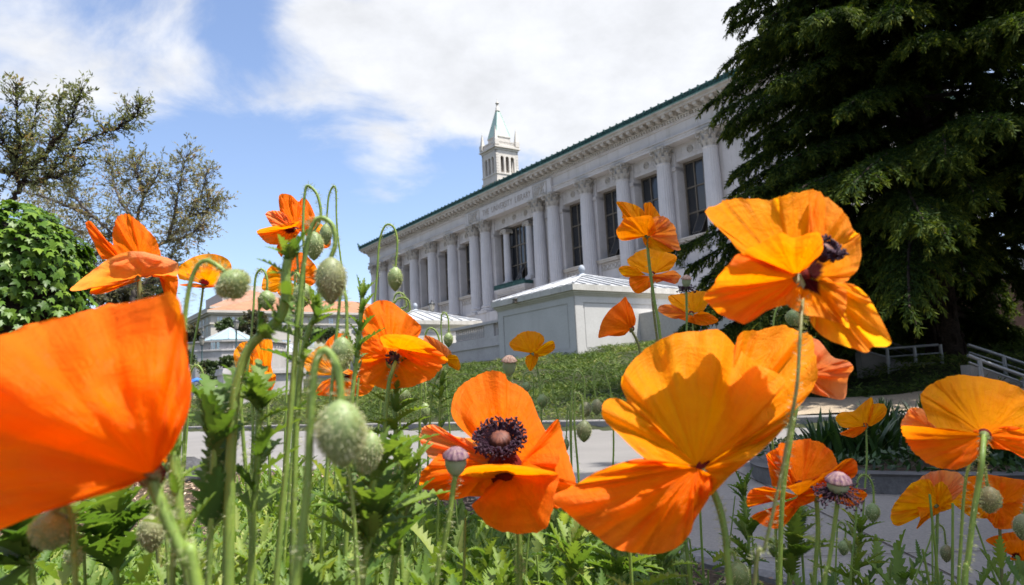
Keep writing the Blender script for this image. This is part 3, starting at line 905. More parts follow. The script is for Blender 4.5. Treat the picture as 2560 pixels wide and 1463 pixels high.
# ================================================================== TERRACE, PAVILIONS
def wbox(b, P0, a0, a1, c0_, c1, z0, z1):
    """box in world axes: a along DD, c along NN, from P0"""
    v = []
    for z in (z0, z1):
        for a, c in ((a0, c0_), (a1, c0_), (a1, c1), (a0, c1)):
            p = np.asarray(P0) * np.array([1, 1, 0]) + DD * a + NN * c + ZZ * z
            v.append(p)
    b.add(v, [(0, 1, 2, 3), (7, 6, 5, 4), (4, 5, 1, 0), (5, 6, 2, 1), (6, 7, 3, 2), (7, 4, 0, 3)])
O0 = np.zeros(3)
# paved terrace behind the wall, up to the library
tf = MB(); wbox(tf, O0, 8, 112, 31.6, 45.0, 0, 4.45)
tag(tf.build('terrace', 'terrace_floor'), kind='structure')

def balustrade(name, d0, d1, nn, zb, label, first_solid=2.4):
    """solid dado, string course, balusters between piers, coping"""
    root = empty(name, DD * d0 + NN * nn + ZZ * (zb - .3), 0, label, 'wall')
    off = -np.array(root.location)
    b = MB()
    wbox(b, O0, d0, d1, nn, nn + .5, zb - .8, 3.72)
    wbox(b, O0, d0, d1, nn - .10, nn + .5, 3.72, 3.84); wbox(b, O0, d0, d1, nn - .05, nn + .5, 3.84, 3.98)
    wbox(b, O0, d0, d1, nn + .02, nn + .5, 3.98, 4.45)
    segs = []; x = d0; first = True
    while x < d1 - 1:
        s_ = first_solid if first else 1.3
        wbox(b, O0, x, min(x + s_, d1), nn + .02, nn + .5, 4.45, 5.38)
        segs.append((x + s_, min(x + s_ + 4.6, d1))); x += s_ + 4.6; first = False
    b.build('wall', 'terrace_stone', root, off)
    b = MB(); wbox(b, O0, d0, d1, nn - .10, nn + .55, 5.38, 5.58)
    b.build('coping', 'terrace_stone', root, off)
    cnt = 0
    bl = MB().lathe(0, 0, [(.08, 0), (.10, .05), (.075, .12), (.12, .32), (.10, .45), (.055, .62), (.075, .76), (.10, .84), (.10, .93)], 10)
    me_first = None
    for a, c in segs:
        k = int((c - a) / .30)
        for i in range(k):
            if cnt >= 90:
                break
            p = DD * (a + (i + .5) * (c - a) / max(k, 1)) + NN * (nn + .26) + ZZ * 4.452
            if me_first is None:
                o = bl.build('baluster', 'terrace_stone', root); me_first = o
            else:
                o = me_first.copy(); COL.objects.link(o); o.parent = root
            o.location = tuple(p + off); cnt += 1
    return root
balustrade('balustrade_wall', 40.2, 54.0, 30.5, 2.3, 'grey stone balustrade wall between the near and the middle pavilion')
balustrade('balustrade_wall', 63.6, 86.0, 30.5, 2.3, 'far stone balustrade wall beyond the middle pavilion')

C1 = at(1433, 709, 42.0)
def pavilion(d_off, z_off, zg, label):
    """square stone pavilion with a ribbed low pyramid roof and an egg finial"""
    ctr = C1 + DD * (d_off + 4.2) + NN * 4.15
    ztop = C1[2] + z_off
    root = empty('stone_pavilion', (ctr[0], ctr[1], zg), math.atan2(-DD[1], -DD[0]), label, 'pavilion', 'stone pavilions along the terrace')
    o = (0, 0, ztop - zg)                       # local z 0 = top of the lip
    H = 4.2; Wl = H - .34
    b = MB().box(-Wl, Wl, -Wl, Wl, zg - ztop - .6, -.62)
    zb = -3.72
    for sg in (-1, 1):                          # sunk panels framed by a raised margin
        for ax in (0, 1):
            def pb(u0, u1, z0, z1, t):
                if ax == 0: b.box(u0, u1, *sorted((sg * Wl, sg * (Wl + t))), z0, z1)
                else: b.box(*sorted((sg * Wl, sg * (Wl + t))), u0, u1, z0, z1)
            pb(-Wl - .05, -Wl + .55, -3.98, -.62, .05); pb(Wl - .55, Wl + .05, -3.98, -.62, .05)
            pb(-Wl + .55, Wl - .55, -.98, -.62, .048); pb(-Wl + .55, Wl - .55, -3.98, zb + .15, .048)
            pb(-Wl + .66, Wl - .66, -3.5, -1.06, .022)
    b.build('wall', 'kiosk_stone', root, o)
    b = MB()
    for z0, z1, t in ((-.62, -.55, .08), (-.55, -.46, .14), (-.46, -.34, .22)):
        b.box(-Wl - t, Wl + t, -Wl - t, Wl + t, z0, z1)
    b.build('cornice', 'shaded_trim', root, o)
    b = MB().box(-H, H, -H, H, -.34, 0)
    b.build('roof_lip', 'kiosk_lip', root, o)
    A = 1.30; hh = H - .12
    b = MB().add([(-hh, -hh, .004), (hh, -hh, .004), (hh, hh, .004), (-hh, hh, .004), (0, 0, A)], [(0, 1, 4), (1, 2, 4), (2, 3, 4), (3, 0, 4)])
    rf_ = b.build('roof', 'roof_metal', root, o)
    b = MB()
    nr = 9
    for side in range(4):
        a = side * math.pi / 2
        ca, sa = math.cos(a), math.sin(a)
        def rot(x, y, z): return np.array([x * ca - y * sa, x * sa + y * ca, z])
        for k in range(1, nr):
            u_ = -hh + 2 * hh * k / nr
            y1 = -abs(u_)
            zt = A * (1 - abs(u_) / hh)
            b.tube([rot(u_, -hh - .03, .05), rot(u_, y1, zt + .04)], .045, 4)
        b.tube([rot(-hh - .02, -hh - .02, .06), rot(0, 0, A + .06)], .07, 5)
    b.build('roof_rib', 'roof_metal', rf_, o)
    b = MB().lathe(0, 0, [(.28, A - .02), (.18, A + .10), (.10, A + .16), (.12, A + .20), (.19, A + .29), (.21, A + .41), (.17, A + .56), (.09, A + .65), (.01, A + .67)], 16)
    b.build('finial', 'finial_stone', rf_, o)
    return root
pv = pavilion(0, 0, 1.9, 'nearest stone pavilion with ribbed metal roof above the green bank')
b = MB().box(-.12, .12, -.16, .02, -.05, .12).box(-.17, .17, -.2, .02, .12, .16).box(-.17, .17, -.2, .02, -.09, -.05)
o = b.build('wall_lamp', 'window_metal', pv); o.location = (-1.35, -4.2, C1[2] - .27 - 1.9)
pavilion(22.9, .55, 2.2, 'middle stone pavilion with an egg finial in front of a lamp')
pavilion(57.0, .55, 2.2, 'farthest stone pavilion, its ribbed roof low behind the poppies')

# low structure right of the near pavilion: pale steps
b = MB()
P_ = at(1760, 850, 44)
for k in range(5):
    wbox(b, P_, -2.2 + k * .4, 3, 0, 7.0, 1.2, 2.0 + .17 * k)
tag(b.build('stone_steps', 'terrace_stone'), 'pale stone steps right of the nearest pavilion under the cedar', 'steps')

# round terrace with the glass skylight, far left
def round_terrace():
    c_ = at(575, 880, 78)
    zt = at(575, 853, 74)[2]
    R_ = 5.6
    root = empty('round_terrace', (c_[0], c_[1], 1.6), 0, 'rounded pale stone terrace wall with balusters under a glass skylight', 'terrace')
    b = MB().lathe(0, 0, [(R_, -.3), (R_, zt - 1.6 - 1.02), (R_ + .1, zt - 1.6 - 1.0), (R_ + .1, zt - 1.6 - .86), (R_, zt - 1.6 - .84)], 14, smooth=False)
    for k in range(14):
        a0 = 2 * math.pi * (k + .22) / 14; a1 = 2 * math.pi * (k + (1.0 if k % 2 else .78)) / 14
        rr = R_ * math.cos(math.pi / 14)
        b.add([(math.cos(a) * q, math.sin(a) * q, z) for z in (zt - 1.6 - .85, zt - 1.6 - .12) for a, q in ((a0 - .14, R_ * .985), ((a0 + a1) / 2 if k % 2 == 0 else a1, R_ * .975), ((a0 + a1) / 2 if k % 2 == 0 else a1, R_ * .93), (a0 - .14, R_ * .93))],
              [(0, 1, 5, 4), (1, 2, 6, 5), (2, 3, 7, 6), (3, 0, 4, 7), (4, 5, 6, 7)])
    b.build('wall', 'terrace_stone', root)
    b = MB().lathe(0, 0, [(R_ - .3, zt - 1.6 - .14), (R_ + .12, zt - 1.6 - .14), (R_ + .12, zt - 1.6), (R_ - .3, zt - 1.6)], 14, caps=False, smooth=False)
    b.build('coping', 'terrace_stone', root)
    bl = MB().lathe(0, 0, [(.09, 0), (.07, .1), (.12, .28), (.05, .52), (.09, .66), (.09, .72)], 8)
    first = None
    for k in range(64):
        a = 2 * math.pi * k / 64 + .02
        if first is None:
            o = bl.build('baluster', 'terrace_stone', root); first = o
        else:
            o = first.copy(); COL.objects.link(o); o.parent = root
        o.location = (math.cos(a) * R_ * .955, math.sin(a) * R_ * .955, zt - 1.6 - .85)
    # skylight stands on the terrace
    sk = empty('glass_skylight', (c_[0], c_[1], zt - .9), 0, 'low glass skylight with a pale ribbed pyramid roof', 'skylight')
    b = MB().lathe(0, 0, [(2.55, -.1), (2.55, 1.25)], 10, smooth=False)
    b.build('glass_wall', 'skylight_glass', sk)
    b = MB()
    for k in range(10):
        a = 2 * math.pi * k / 10; e = np.array([math.cos(a), math.sin(a), 0])
        b.tube([e * 2.56 + ZZ * -.1, e * 2.56 + ZZ * 1.25], .05, 5)
        b.tube([e * 2.75 + ZZ * 1.3, ZZ * 2.62], .05, 4)
    b.build('glazing_bar', 'roof_metal', sk)
    b = MB().lathe(0, 0, [(2.75, 1.2), (2.75, 1.27), (.02, 2.6)], 10, smooth=False)
    b.build('roof', 'skylight_glass', sk)
round_terrace()

# stone cheek wall and ledges, left
P_ = at(545, 985, 41)
cw = empty('stone_cheek_wall', (P_[0], P_[1], float(tz(P_[0], P_[1]))), 0, 'stepped pale stone parapet with a sloping cap beyond the poppies at left', 'wall')
off = -np.array(cw.location)
b = MB()
zg = float(tz(P_[0], P_[1])) - .3
wbox(b, P_, -1.2, 0.2, 0, 4.2, zg, P_[2] + .95); wbox(b, P_, -.9, -.1, -.5, 0, zg, P_[2] + .4)
b.build('wall', 'terrace_stone', cw, off)
b = MB()
wbox(b, P_, -1.35, .3, -.1, 4.3, P_[2] + .95, P_[2] + 1.12); wbox(b, P_, -1.28, .25, -.06, 4.3, P_[2] + 1.12, P_[2] + 1.28)
b.build('coping', 'terrace_stone', cw, off)
P_ = at(505, 985, 39)
b = MB()
zg = float(tz(P_[0], P_[1])) - .3
wbox(b, P_, -4, 1.5, .2, 1.0, zg, P_[2] + .10); wbox(b, P_, -3.4, 1.4, 1.0, 1.6, zg, P_[2] + .38); wbox(b, P_, -1.2, 1.3, 1.62, 2.0, zg, P_[2] + .62)
tag(b.build('stone_ledge', 'terrace_stone'), 'low stepped stone ledge at left in front of the dark bushes', 'ledge')
P_ = at(492, 955, 38.5)
b = MB()
vv = []
for i in range(9):
    for j in range(6):
        a = i / 8 * math.pi; q = j / 5 * 2 - 1
        rr = .17 * math.sqrt(max(0, 1 - q * q)) * (1 + .25 * math.sin(5 * a + 3 * q))
        vv.append((q * .34, rr * math.cos(a), rr * math.sin(a)))
b.add(vv, [(i * 6 + j, i * 6 + j + 1, (i + 1) * 6 + j + 1, (i + 1) * 6 + j) for i in range(8) for j in range(5)], True)
o = b.build('blue_bag', 'blue_cloth'); o.location = tuple(P_)
tag(o, 'small blue cloth bundle lying on the stone ledge', 'bag')

# dark stone at the edge of the mulch
r = np.random.RandomState(3)
vv = []; n1, n2 = 10, 14
for i in range(n1 + 1):
    for j in range(n2):
        th = i / n1 * math.pi; ph = j / n2 * 2 * math.pi
        k = 1 + .12 * math.sin(3 * ph + 2 * th) + .08 * math.sin(5 * th + ph)
        vv.append((.24 * k * math.sin(th) * math.cos(ph), .17 * k * math.sin(th) * math.sin(ph), .13 * k * math.cos(th)))
b = MB().add(vv, [(i * n2 + j, i * n2 + (j + 1) % n2, (i + 1) * n2 + (j + 1) % n2, (i + 1) * n2 + j) for i in range(n1) for j in range(n2)], True)
o = b.build('boulder', 'boulder'); o.location = (-2.75, 6.4, GZ + .10)
tag(o, 'dark rounded stone at the edge of the bark mulch', 'stone')

# ================================================================== CLOCK TOWER (campanile)
TD = 262.0
Pc = at(1239.5, 373, TD)
Pr = ray(1295.5, 379); Pr = Pr * ((Pc @ DD) / (Pr @ DD))
TS = float((Pr - Pc) @ NN) * .985
tc_ = Pc + NN * TS / 2 + DD * TS / 2
tw = empty('bell_tower', (tc_[0], tc_[1], 5.0), math.atan2(-DD[1], -DD[0]), 'tall pale bell tower with a pointed pale green spire behind the library roof', 'tower')
hz = lambda y: float(at(1239, y, TD)[2]) - 5.0
h = TS / 2
zs, zo, zt_, zcn, zpar, zw0 = hz(452), hz(429), hz(387), hz(372), hz(345), hz(334)
b = MB().box(-h * 1.0, h * 1.0, -h * 1.0, h * 1.0, 0, zs)
b.box(-h * 1.06, h * 1.06, -h * 1.06, h * 1.06, zs, zs + .8)
b.box(-h * .99, h * .99, -h * .99, h * .99, zs + .8, zo - .6)
b.box(-h * 1.03, h * 1.03, -h * 1.03, h * 1.03, zo - .6, zo)
for z in np.arange(zs - 30, zs, 1.2):
    b.box(-h * 1.004, h * 1.004, -h * 1.004, h * 1.004, z, z + .10)
b.build('shaft', 'tower_stone', tw)
b = MB()
half = h * .985
ow, gap = h * .30, h * .46                       # opening width and spacing
def arched_face(sg, ax):
    def P(u_, z, t):
        q = (half - t) * sg
        return (u_, q, z) if ax == 0 else (q, u_, z)
    th = h * .16
    xs = [-gap, 0, gap]
    def quad(u0, u1, z0, z1):
        v = [P(u0, z0, 0), P(u1, z0, 0), P(u1, z1, 0), P(u0, z1, 0), P(u0, z0, th), P(u1, z0, th), P(u1, z1, th), P(u0, z1, th)]
        b.add(v, [(0, 1, 2, 3), (7, 6, 5, 4), (0, 4, 5, 1), (1, 5, 6, 2), (2, 6, 7, 3), (3, 7, 4, 0)])
    edges = [-half] + [q for c_ in xs for q in (c_ - ow / 2, c_ + ow / 2)] + [half]
    for k in range(0, 8, 2):
        quad(edges[k], edges[k + 1], zo, zt_)
    quad(-half, half, zt_ + .25, zcn)
    for c_ in xs:
        n_ = 8
        zsp = zt_ - ow / 2
        for k in range(n_):
            a0 = math.pi * k / n_; a1 = math.pi * (k + 1) / n_
            u0, u1 = c_ - ow / 2 * math.cos(a0), c_ - ow / 2 * math.cos(a1)
            z0, z1 = zsp + ow / 2 * math.sin(a0), zsp + ow / 2 * math.sin(a1)
            v = [P(u0, z0, 0), P(u1, z1, 0), P(u1, zt_ + .26, 0), P(u0, zt_ + .26, 0), P(u0, z0, th), P(u1, z1, th)]
            b.add(v, [(0, 1, 2, 3), (0, 4, 5, 1)])
    for k in range(2, 6, 2):
        quad(edges[k] - .0, edges[k + 1], zt_, zt_ + .25)
    quad(edges[0], edges[1], zt_, zt_ + .25); quad(edges[6], edges[7], zt_, zt_ + .25)
for sg in (-1, 1):
    for ax in (0, 1):
        arched_face(sg, ax)
for z in np.arange(zo + .3, zcn - 1.5, 1.0):                                 # rusticated corners
    for sx_ in (-1, 1):
        for sy_ in (-1, 1):
            b.box(*sorted((sx_ * half * .80, sx_ * half * 1.012)), *sorted((sy_ * half * .80, sy_ * half * 1.012)), z, z + .85)
b.build('belfry', 'tower_stone', tw)
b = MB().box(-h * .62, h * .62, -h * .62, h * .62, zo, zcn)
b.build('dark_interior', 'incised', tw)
b = MB().box(-h * 1.03, h * 1.03, -h * 1.03, h * 1.03, zcn, zcn + .7).box(-h * 1.14, h * 1.14, -h * 1.14, h * 1.14, zcn + .7, zcn + 1.3).box(-h * 1.06, h * 1.06, -h * 1.06, h * 1.06, zcn + 1.3, zcn + 1.7)
zp0 = zcn + 1.7; zp1 = hz(349)
for sg in (-1, 1):
    for ax in (0, 1):
        q0, q1 = sorted((sg * h * .92, sg * h * 1.0))
        if ax == 0:
            b.box(-h, h, q0, q1, zp0, zp0 + .5); b.box(-h, h, q0, q1, zp1 - .4, zp1)
        else:
            b.box(q0, q1, -h * .92, h * .92, zp0, zp0 + .5); b.box(q0, q1, -h * .92, h * .92, zp1 - .4, zp1)
        for u_ in np.linspace(-.8, .8, 13):
            if ax == 0: b.box(u_ * h - .14, u_ * h + .14, q0 + .05, q1 - .05, zp0 + .5, zp1 - .4)
            else: b.box(q0 + .05, q1 - .05, u_ * h - .14, u_ * h + .14, zp0 + .5, zp1 - .4)
b.build('parapet', 'tower_stone', tw)
for sx_ in (-1, 1):
    for sy_ in (-1, 1):
        q = h * .93
        zk = zp1
        b = MB().box(-.85, .85, -.85, .85, zp0, zk + .3)
        b.add([(-.62, -.62, zk + .3), (.62, -.62, zk + .3), (.62, .62, zk + .3), (-.62, .62, zk + .3), (-.2, -.2, zk + 3.9), (.2, -.2, zk + 3.9), (.2, .2, zk + 3.9), (-.2, .2, zk + 3.9)],
              [(0, 1, 5, 4), (1, 2, 6, 5), (2, 3, 7, 6), (3, 0, 4, 7), (4, 5, 6, 7)])
        b.lathe(0, 0, [(.16, zk + 3.9), (.22, zk + 4.3), (.1, zk + 4.7), (.03, zk + 5.4)], 8)
        o = b.build('pinnacle', 'tower_stone', tw); o.location = (sx_ * q, sy_ * q, 0)
b = MB().box(-h * .60, h * .61, -h * .61, h * .61, zp0, zw0).box(-h * .65, h * .65, -h * .65, h * .65, zw0 - .01, zw0 + .35)
b.build('spire_base', 'tower_stone', tw)
zt2 = hz(263)
a0, a1 = h * .63, h * .12
b = MB().add([(-a0, -a0, zw0 + .35), (a0, -a0, zw0 + .35), (a0, a0, zw0 + .35), (-a0, a0, zw0 + .35), (-a1, -a1, zt2), (a1, -a1, zt2), (a1, a1, zt2), (-a1, a1, zt2)], [(0, 1, 5, 4), (1, 2, 6, 5), (2, 3, 7, 6), (3, 0, 4, 7), (4, 5, 6, 7)])
for sx_ in (-1, 1):
    for sy_ in (-1, 1):
        b.tube([np.array([sx_ * a0, sy_ * a0, zw0 + .3]), np.array([sx_ * a1, sy_ * a1, zt2])], .12, 5)
b.build('spire', 'pale_copper', tw)
zl = hz(252)
b = MB().lathe(0, 0, [(.85, zt2), (.95, zt2 + .3), (.8, zt2 + .6), (.7, zl - .2), (.62, zl), (.45, zl + .1), (.45, hz(243)), (.75, hz(242)), (.62, hz(240)), (.2, hz(238)), (.26, hz(237)), (.05, hz(235)), (.03, hz(227))], 10)
b.build('lantern', 'tower_stone', tw)

# ================================================================== BACKGROUND BUILDINGS, LEFT
def block(name, P0, la, lc, z0, z1, rise, over, wall, roof, label, wins=(), wins_d=(), ridge_in=None):
    """hipped block: la along -> DD, lc along NN from the near corner P0; windows are (pos, width, z0, z1) on the NN-side face"""
    root = empty(name, (P0[0], P0[1], z0), 0, label, 'building')
    off = -np.array(root.location)
    b = MB(); wbox(b, P0, 0, la, 0, lc, z0, z1)
    wbox(b, P0, -.25, la, -.25, lc, z1 - 1.9, z1 - 1.55)
    b.build('wall', wall, root, off)
    b = MB()
    wbox(b, P0, -over * .6, la + over * .6, -over * .6, lc + over * .6, z1, z1 + .35); wbox(b, P0, -over, la + over, -over, lc + over, z1 + .35, z1 + .85)
    b.build('cornice', 'tan_wall', root, off)
    q = P0 * np.array([1, 1, 0])
    m_ = min(la, lc) / 2 + over
    zz = z1 + .853
    e_ = [(-over, -over), (la + over, -over), (la + over, lc + over), (-over, lc + over)]
    rid = [(-over + m_, -over + m_), (la + over - m_, lc + over - m_)]
    if la > lc:
        rid = [(-over + m_, lc / 2), (la + over - m_, lc / 2)]
        fs = [(0, 1, 5, 4), (1, 2, 5), (2, 3, 4, 5), (3, 0, 4)]
    else:
        rid = [(la / 2, -over + m_), (la / 2, lc + over - m_)]
        fs = [(0, 1, 4), (1, 2, 5, 4), (2, 3, 5), (3, 0, 4, 5)]
    b = MB().add([q + DD * a + NN * c + ZZ * zz for a, c in e_] + [q + DD * a + NN * c + ZZ * (zz + rise) for a, c in rid], fs)
    b.build('roof', roof, root, off)
    for face, ws in (('n', wins), ('d', wins_d)):
        for p_, w_, a0_, a1_ in ws:
            fb = MB(); g = MB()
            def bx(bb, u0, u1, t0, t1, zz0, zz1):
                if face == 'n': wbox(bb, P0, t0, t1, u0, u1, zz0, zz1)
                else: wbox(bb, P0, u0, u1, t0, t1, zz0, zz1)
            bx(fb, p_, p_ + .15, -.08, .05, a0_, a1_); bx(fb, p_ + w_ - .15, p_ + w_, -.08, .05, a0_, a1_)
            bx(fb, p_ + .15, p_ + w_ - .15, -.08, .05, a1_ - .15, a1_); bx(fb, p_ - .15, p_ + w_ + .15, -.15, .05, a0_ - .2, a0_)
            bx(fb, p_ + w_ / 2 - .06, p_ + w_ / 2 + .06, -.07, .05, a0_, a1_ - .15); bx(fb, p_ + .15, p_ + w_ - .15, -.065, .05, (a0_ + a1_) / 2 - .06, (a0_ + a1_) / 2 + .06)
            f_ = fb.build('window', 'tan_wall', root, off)
            bx(g, p_ + .1, p_ + w_ - .1, -.04, .04, a0_, a1_ - .1)
            g.build('window_pane', 'bright_glass' if (int(p_ * 7) % 3) else 'skylight_glass', f_, off)
    return root
PB = at(527, 776, 150)
zz1 = PB[2] - .85
zw = (at(530, 790, 150)[2], at(530, 812, 150)[2])
wn = []
for xa, xb in ((541, 557), (572, 588), (603, 617), (640, 655), (672, 688), (703, 719), (737, 751), (772, 786), (820, 834), (860, 874)):
    ra = ray(xa, 800); ra = ra * ((PB @ DD) / (ra @ DD)); rb = ray(xb, 800); rb = rb * ((PB @ DD) / (rb @ DD))
    pa, pb_ = (ra - PB) @ NN, (rb - PB) @ NN
    wn.append((pa, pb_ - pa, zw[1], zw[0])); wn.append((pa, pb_ - pa, zw[1] - 5.2, zw[0] - 4.6))
wd2 = [(2.2 + 3.1 * k, 1.3, zw[1] - 5, zw[0] + .2) for k in range(7)]
block('tan_building', PB, 26, 48, 3.5, zz1, 4.4, .9, 'tan_wall', 'roof_tile', 'tan building with an orange tiled hip roof and tall pale windows, seen over the skylight', wn, wd2)
PB2 = at(536, 768, 205)
wn2 = []; wd3 = []
for k in range(9):
    wd3.append((2.5 + 4.6 * k, 2.6, PB2[2] - 5.2, PB2[2] - 2.6))
root = block('tile_roofed_building', PB2, 58, 26, 8, PB2[2] - .85, 7.0, 1.6, 'tan_wall', 'tan_roof_tile', 'large brown roofed building higher up behind the tan building', (), wd3)
b = MB(); wbox(b, PB2, 9, 44, -.9, 1.5, PB2[2] + .9, PB2[2] + 1.0)
PB3 = at(556, 752, 235)
b = MB(); wbox(b, PB3, 0, 22, 0, 18, 12, PB3[2] + 3.0); wbox(b, PB3, 3, 14, 2, 14, PB3[2] + 3.0, PB3[2] + 5.5)
tag(b.build('concrete_block', 'terrace_stone'), 'plain grey flat roofed block rising behind the brown roof', 'building')

# ================================================================== LAMP POSTS
def lamp(px, ytop, D, zbase, label, lamp_h=.95):
    P = at(px, ytop, D)
    H = P[2] - zbase
    root = empty('lamp_post', (P[0], P[1], zbase), 0, label, 'lamp post', 'lamp posts around the terrace')
    k = lamp_h / .95
    zl_ = H - 1.12 * k
    b = MB().lathe(0, 0, [(.24 * k, 0), (.24 * k, .12), (.16 * k, .3), (.13 * k, .8), (.16 * k, .9), (.085 * k, 1.0), (.075 * k, zl_ * .6), (.065 * k, zl_ - .15), (.10 * k, zl_ - .1), (.06 * k, zl_)], 12)
    b.build('post', 'lamp_green', root)
    b = MB().lathe(0, 0, [(.10 * k, zl_), (.17 * k, zl_ + .04), (.14 * k, zl_ + .09)], 12)
    b.lathe(0, 0, [(.30 * k, zl_ + .68 * k), (.31 * k, zl_ + .73 * k), (.20 * k, zl_ + .86 * k), (.10 * k, zl_ + .93 * k), (.05 * k, zl_ + .98 * k), (.07 * k, zl_ + 1.03 * k), (.02 * k, zl_ + 1.12 * k)], 12)
    for i in range(8):
        a = i * math.pi / 4; e = np.array([math.cos(a), math.sin(a), 0])
        b.tube([e * .145 * k + ZZ * (zl_ + .06), e * .275 * k + ZZ * (zl_ + .69 * k)], .012 * k, 4)
    b.build('lantern_frame', 'dark_iron', root)
    b = MB().lathe(0, 0, [(.13 * k, zl_ + .085), (.2 * k, zl_ + .3 * k), (.262 * k, zl_ + .67 * k)], 12)
    b.build('lantern_glass', 'lamp_glass', root)
lamp(590.5, 794, 68, float(tz(np.array(-24.5), np.array(68.))), 'tall lamp post in front of the tan building windows')
lamp(505, 835, 72, 2.6, 'lamp post at the left end of the round terrace wall')
lamp(584, 862, 88, 4.4, 'small far lamp post beside the stem left of the hanging orange poppy', .7)
lamp(507, 815, 118, 5, 'most distant lamp post just above another lantern at far left', .8)
lamp(1079, 750, 70, 4.45, 'lamp post rising behind the finial of the middle pavilion')

# ================================================================== HANDRAILS, RAMP WALL (right)
def rail(pts, posts, name, label, mid=.13):
    P = [at(x, y, D) for x, y, D in pts]
    zb = min(p[2] for p in P) - .9
    root = empty(name, (P[0][0], P[0][1], float(tz(P[0][0], P[0][1]))), 0, label, 'handrail', 'metal handrails under the cedar')
    off = -np.array(root.location)
    MB().tube(P, .028, 8).build('top_rail', 'rail_metal', root, off)
    MB().tube([p - ZZ * mid for p in P], .016, 6).build('lower_rail', 'rail_metal', root, off)
    for x, y, D in posts:
        p = at(x, y, D)
        MB().tube([p, p - ZZ * .62], .032, 8).build('post', 'rail_metal', root, off)
rail([(2160, 858, 14.2), (2217, 872, 14.2), (2345, 862, 14.2)], [(2217, 872, 14.2), (2285, 867, 14.2), (2350, 861, 14.2)], 'handrail', 'level metal handrail left of the cedar trunk', .15)
rail([(2140, 830, 15.6), (2225, 855, 15.6), (2280, 878, 15.6)], [(2140, 830, 15.6)], 'handrail', 'sloping metal handrail behind the level one left of the trunk')
rail([(2420, 888, 11), (2462, 905, 11), (2570, 944, 11), (2640, 968, 11)], [(2448, 897, 11), (2558, 939, 11)], 'handrail', 'nearer sloping metal handrail right of the cedar trunk', .10)
rail([(2420, 862, 12.4), (2505, 890, 12.4), (2620, 930, 12.4)], [(2509, 891, 12.4), (2600, 923, 12.4)], 'handrail', 'farther sloping metal handrail right of the cedar trunk', .12)
def slope_wall(x0, y0, x1, y1, D, th, name, mat, label, drop=1.2):
    a, c = at(x0, y0, D), at(x1, y1, D)
    b = MB()
    n_ = np.array([0, 1, 0.]) * th
    b.add([a, c, c - ZZ * drop, a - ZZ * drop, a + n_, c + n_, c + n_ - ZZ * drop, a + n_ - ZZ * drop], [(0, 1, 2, 3), (4, 7, 6, 5), (0, 4, 5, 1), (1, 5, 6, 2), (2, 6, 7, 3), (3, 7, 4, 0)])
    return tag(b.build(name, mat), label, 'wall')
slope_wall(2425, 912, 2680, 996, 11.25, .25, 'ramp_wall', 'kerb_stone', 'grey concrete ramp wall sloping down right of the cedar trunk', 1.6)
slope_wall(2150, 868, 2275, 912, 14.6, .25, 'ramp_wall', 'kerb_stone', 'grey concrete ramp wall sloping down left of the cedar trunk', .8)
slope_wall(2225, 905, 2360, 906, 14.35, .2, 'ramp_wall', 'kerb_stone', 'low level concrete wall under the handrail left of the trunk', .6)
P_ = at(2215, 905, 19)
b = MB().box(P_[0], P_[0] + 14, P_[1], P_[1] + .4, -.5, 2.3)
tag(b.build('brick_wall', 'brick'), 'dark red brick wall in the shade behind the handrails', 'wall')

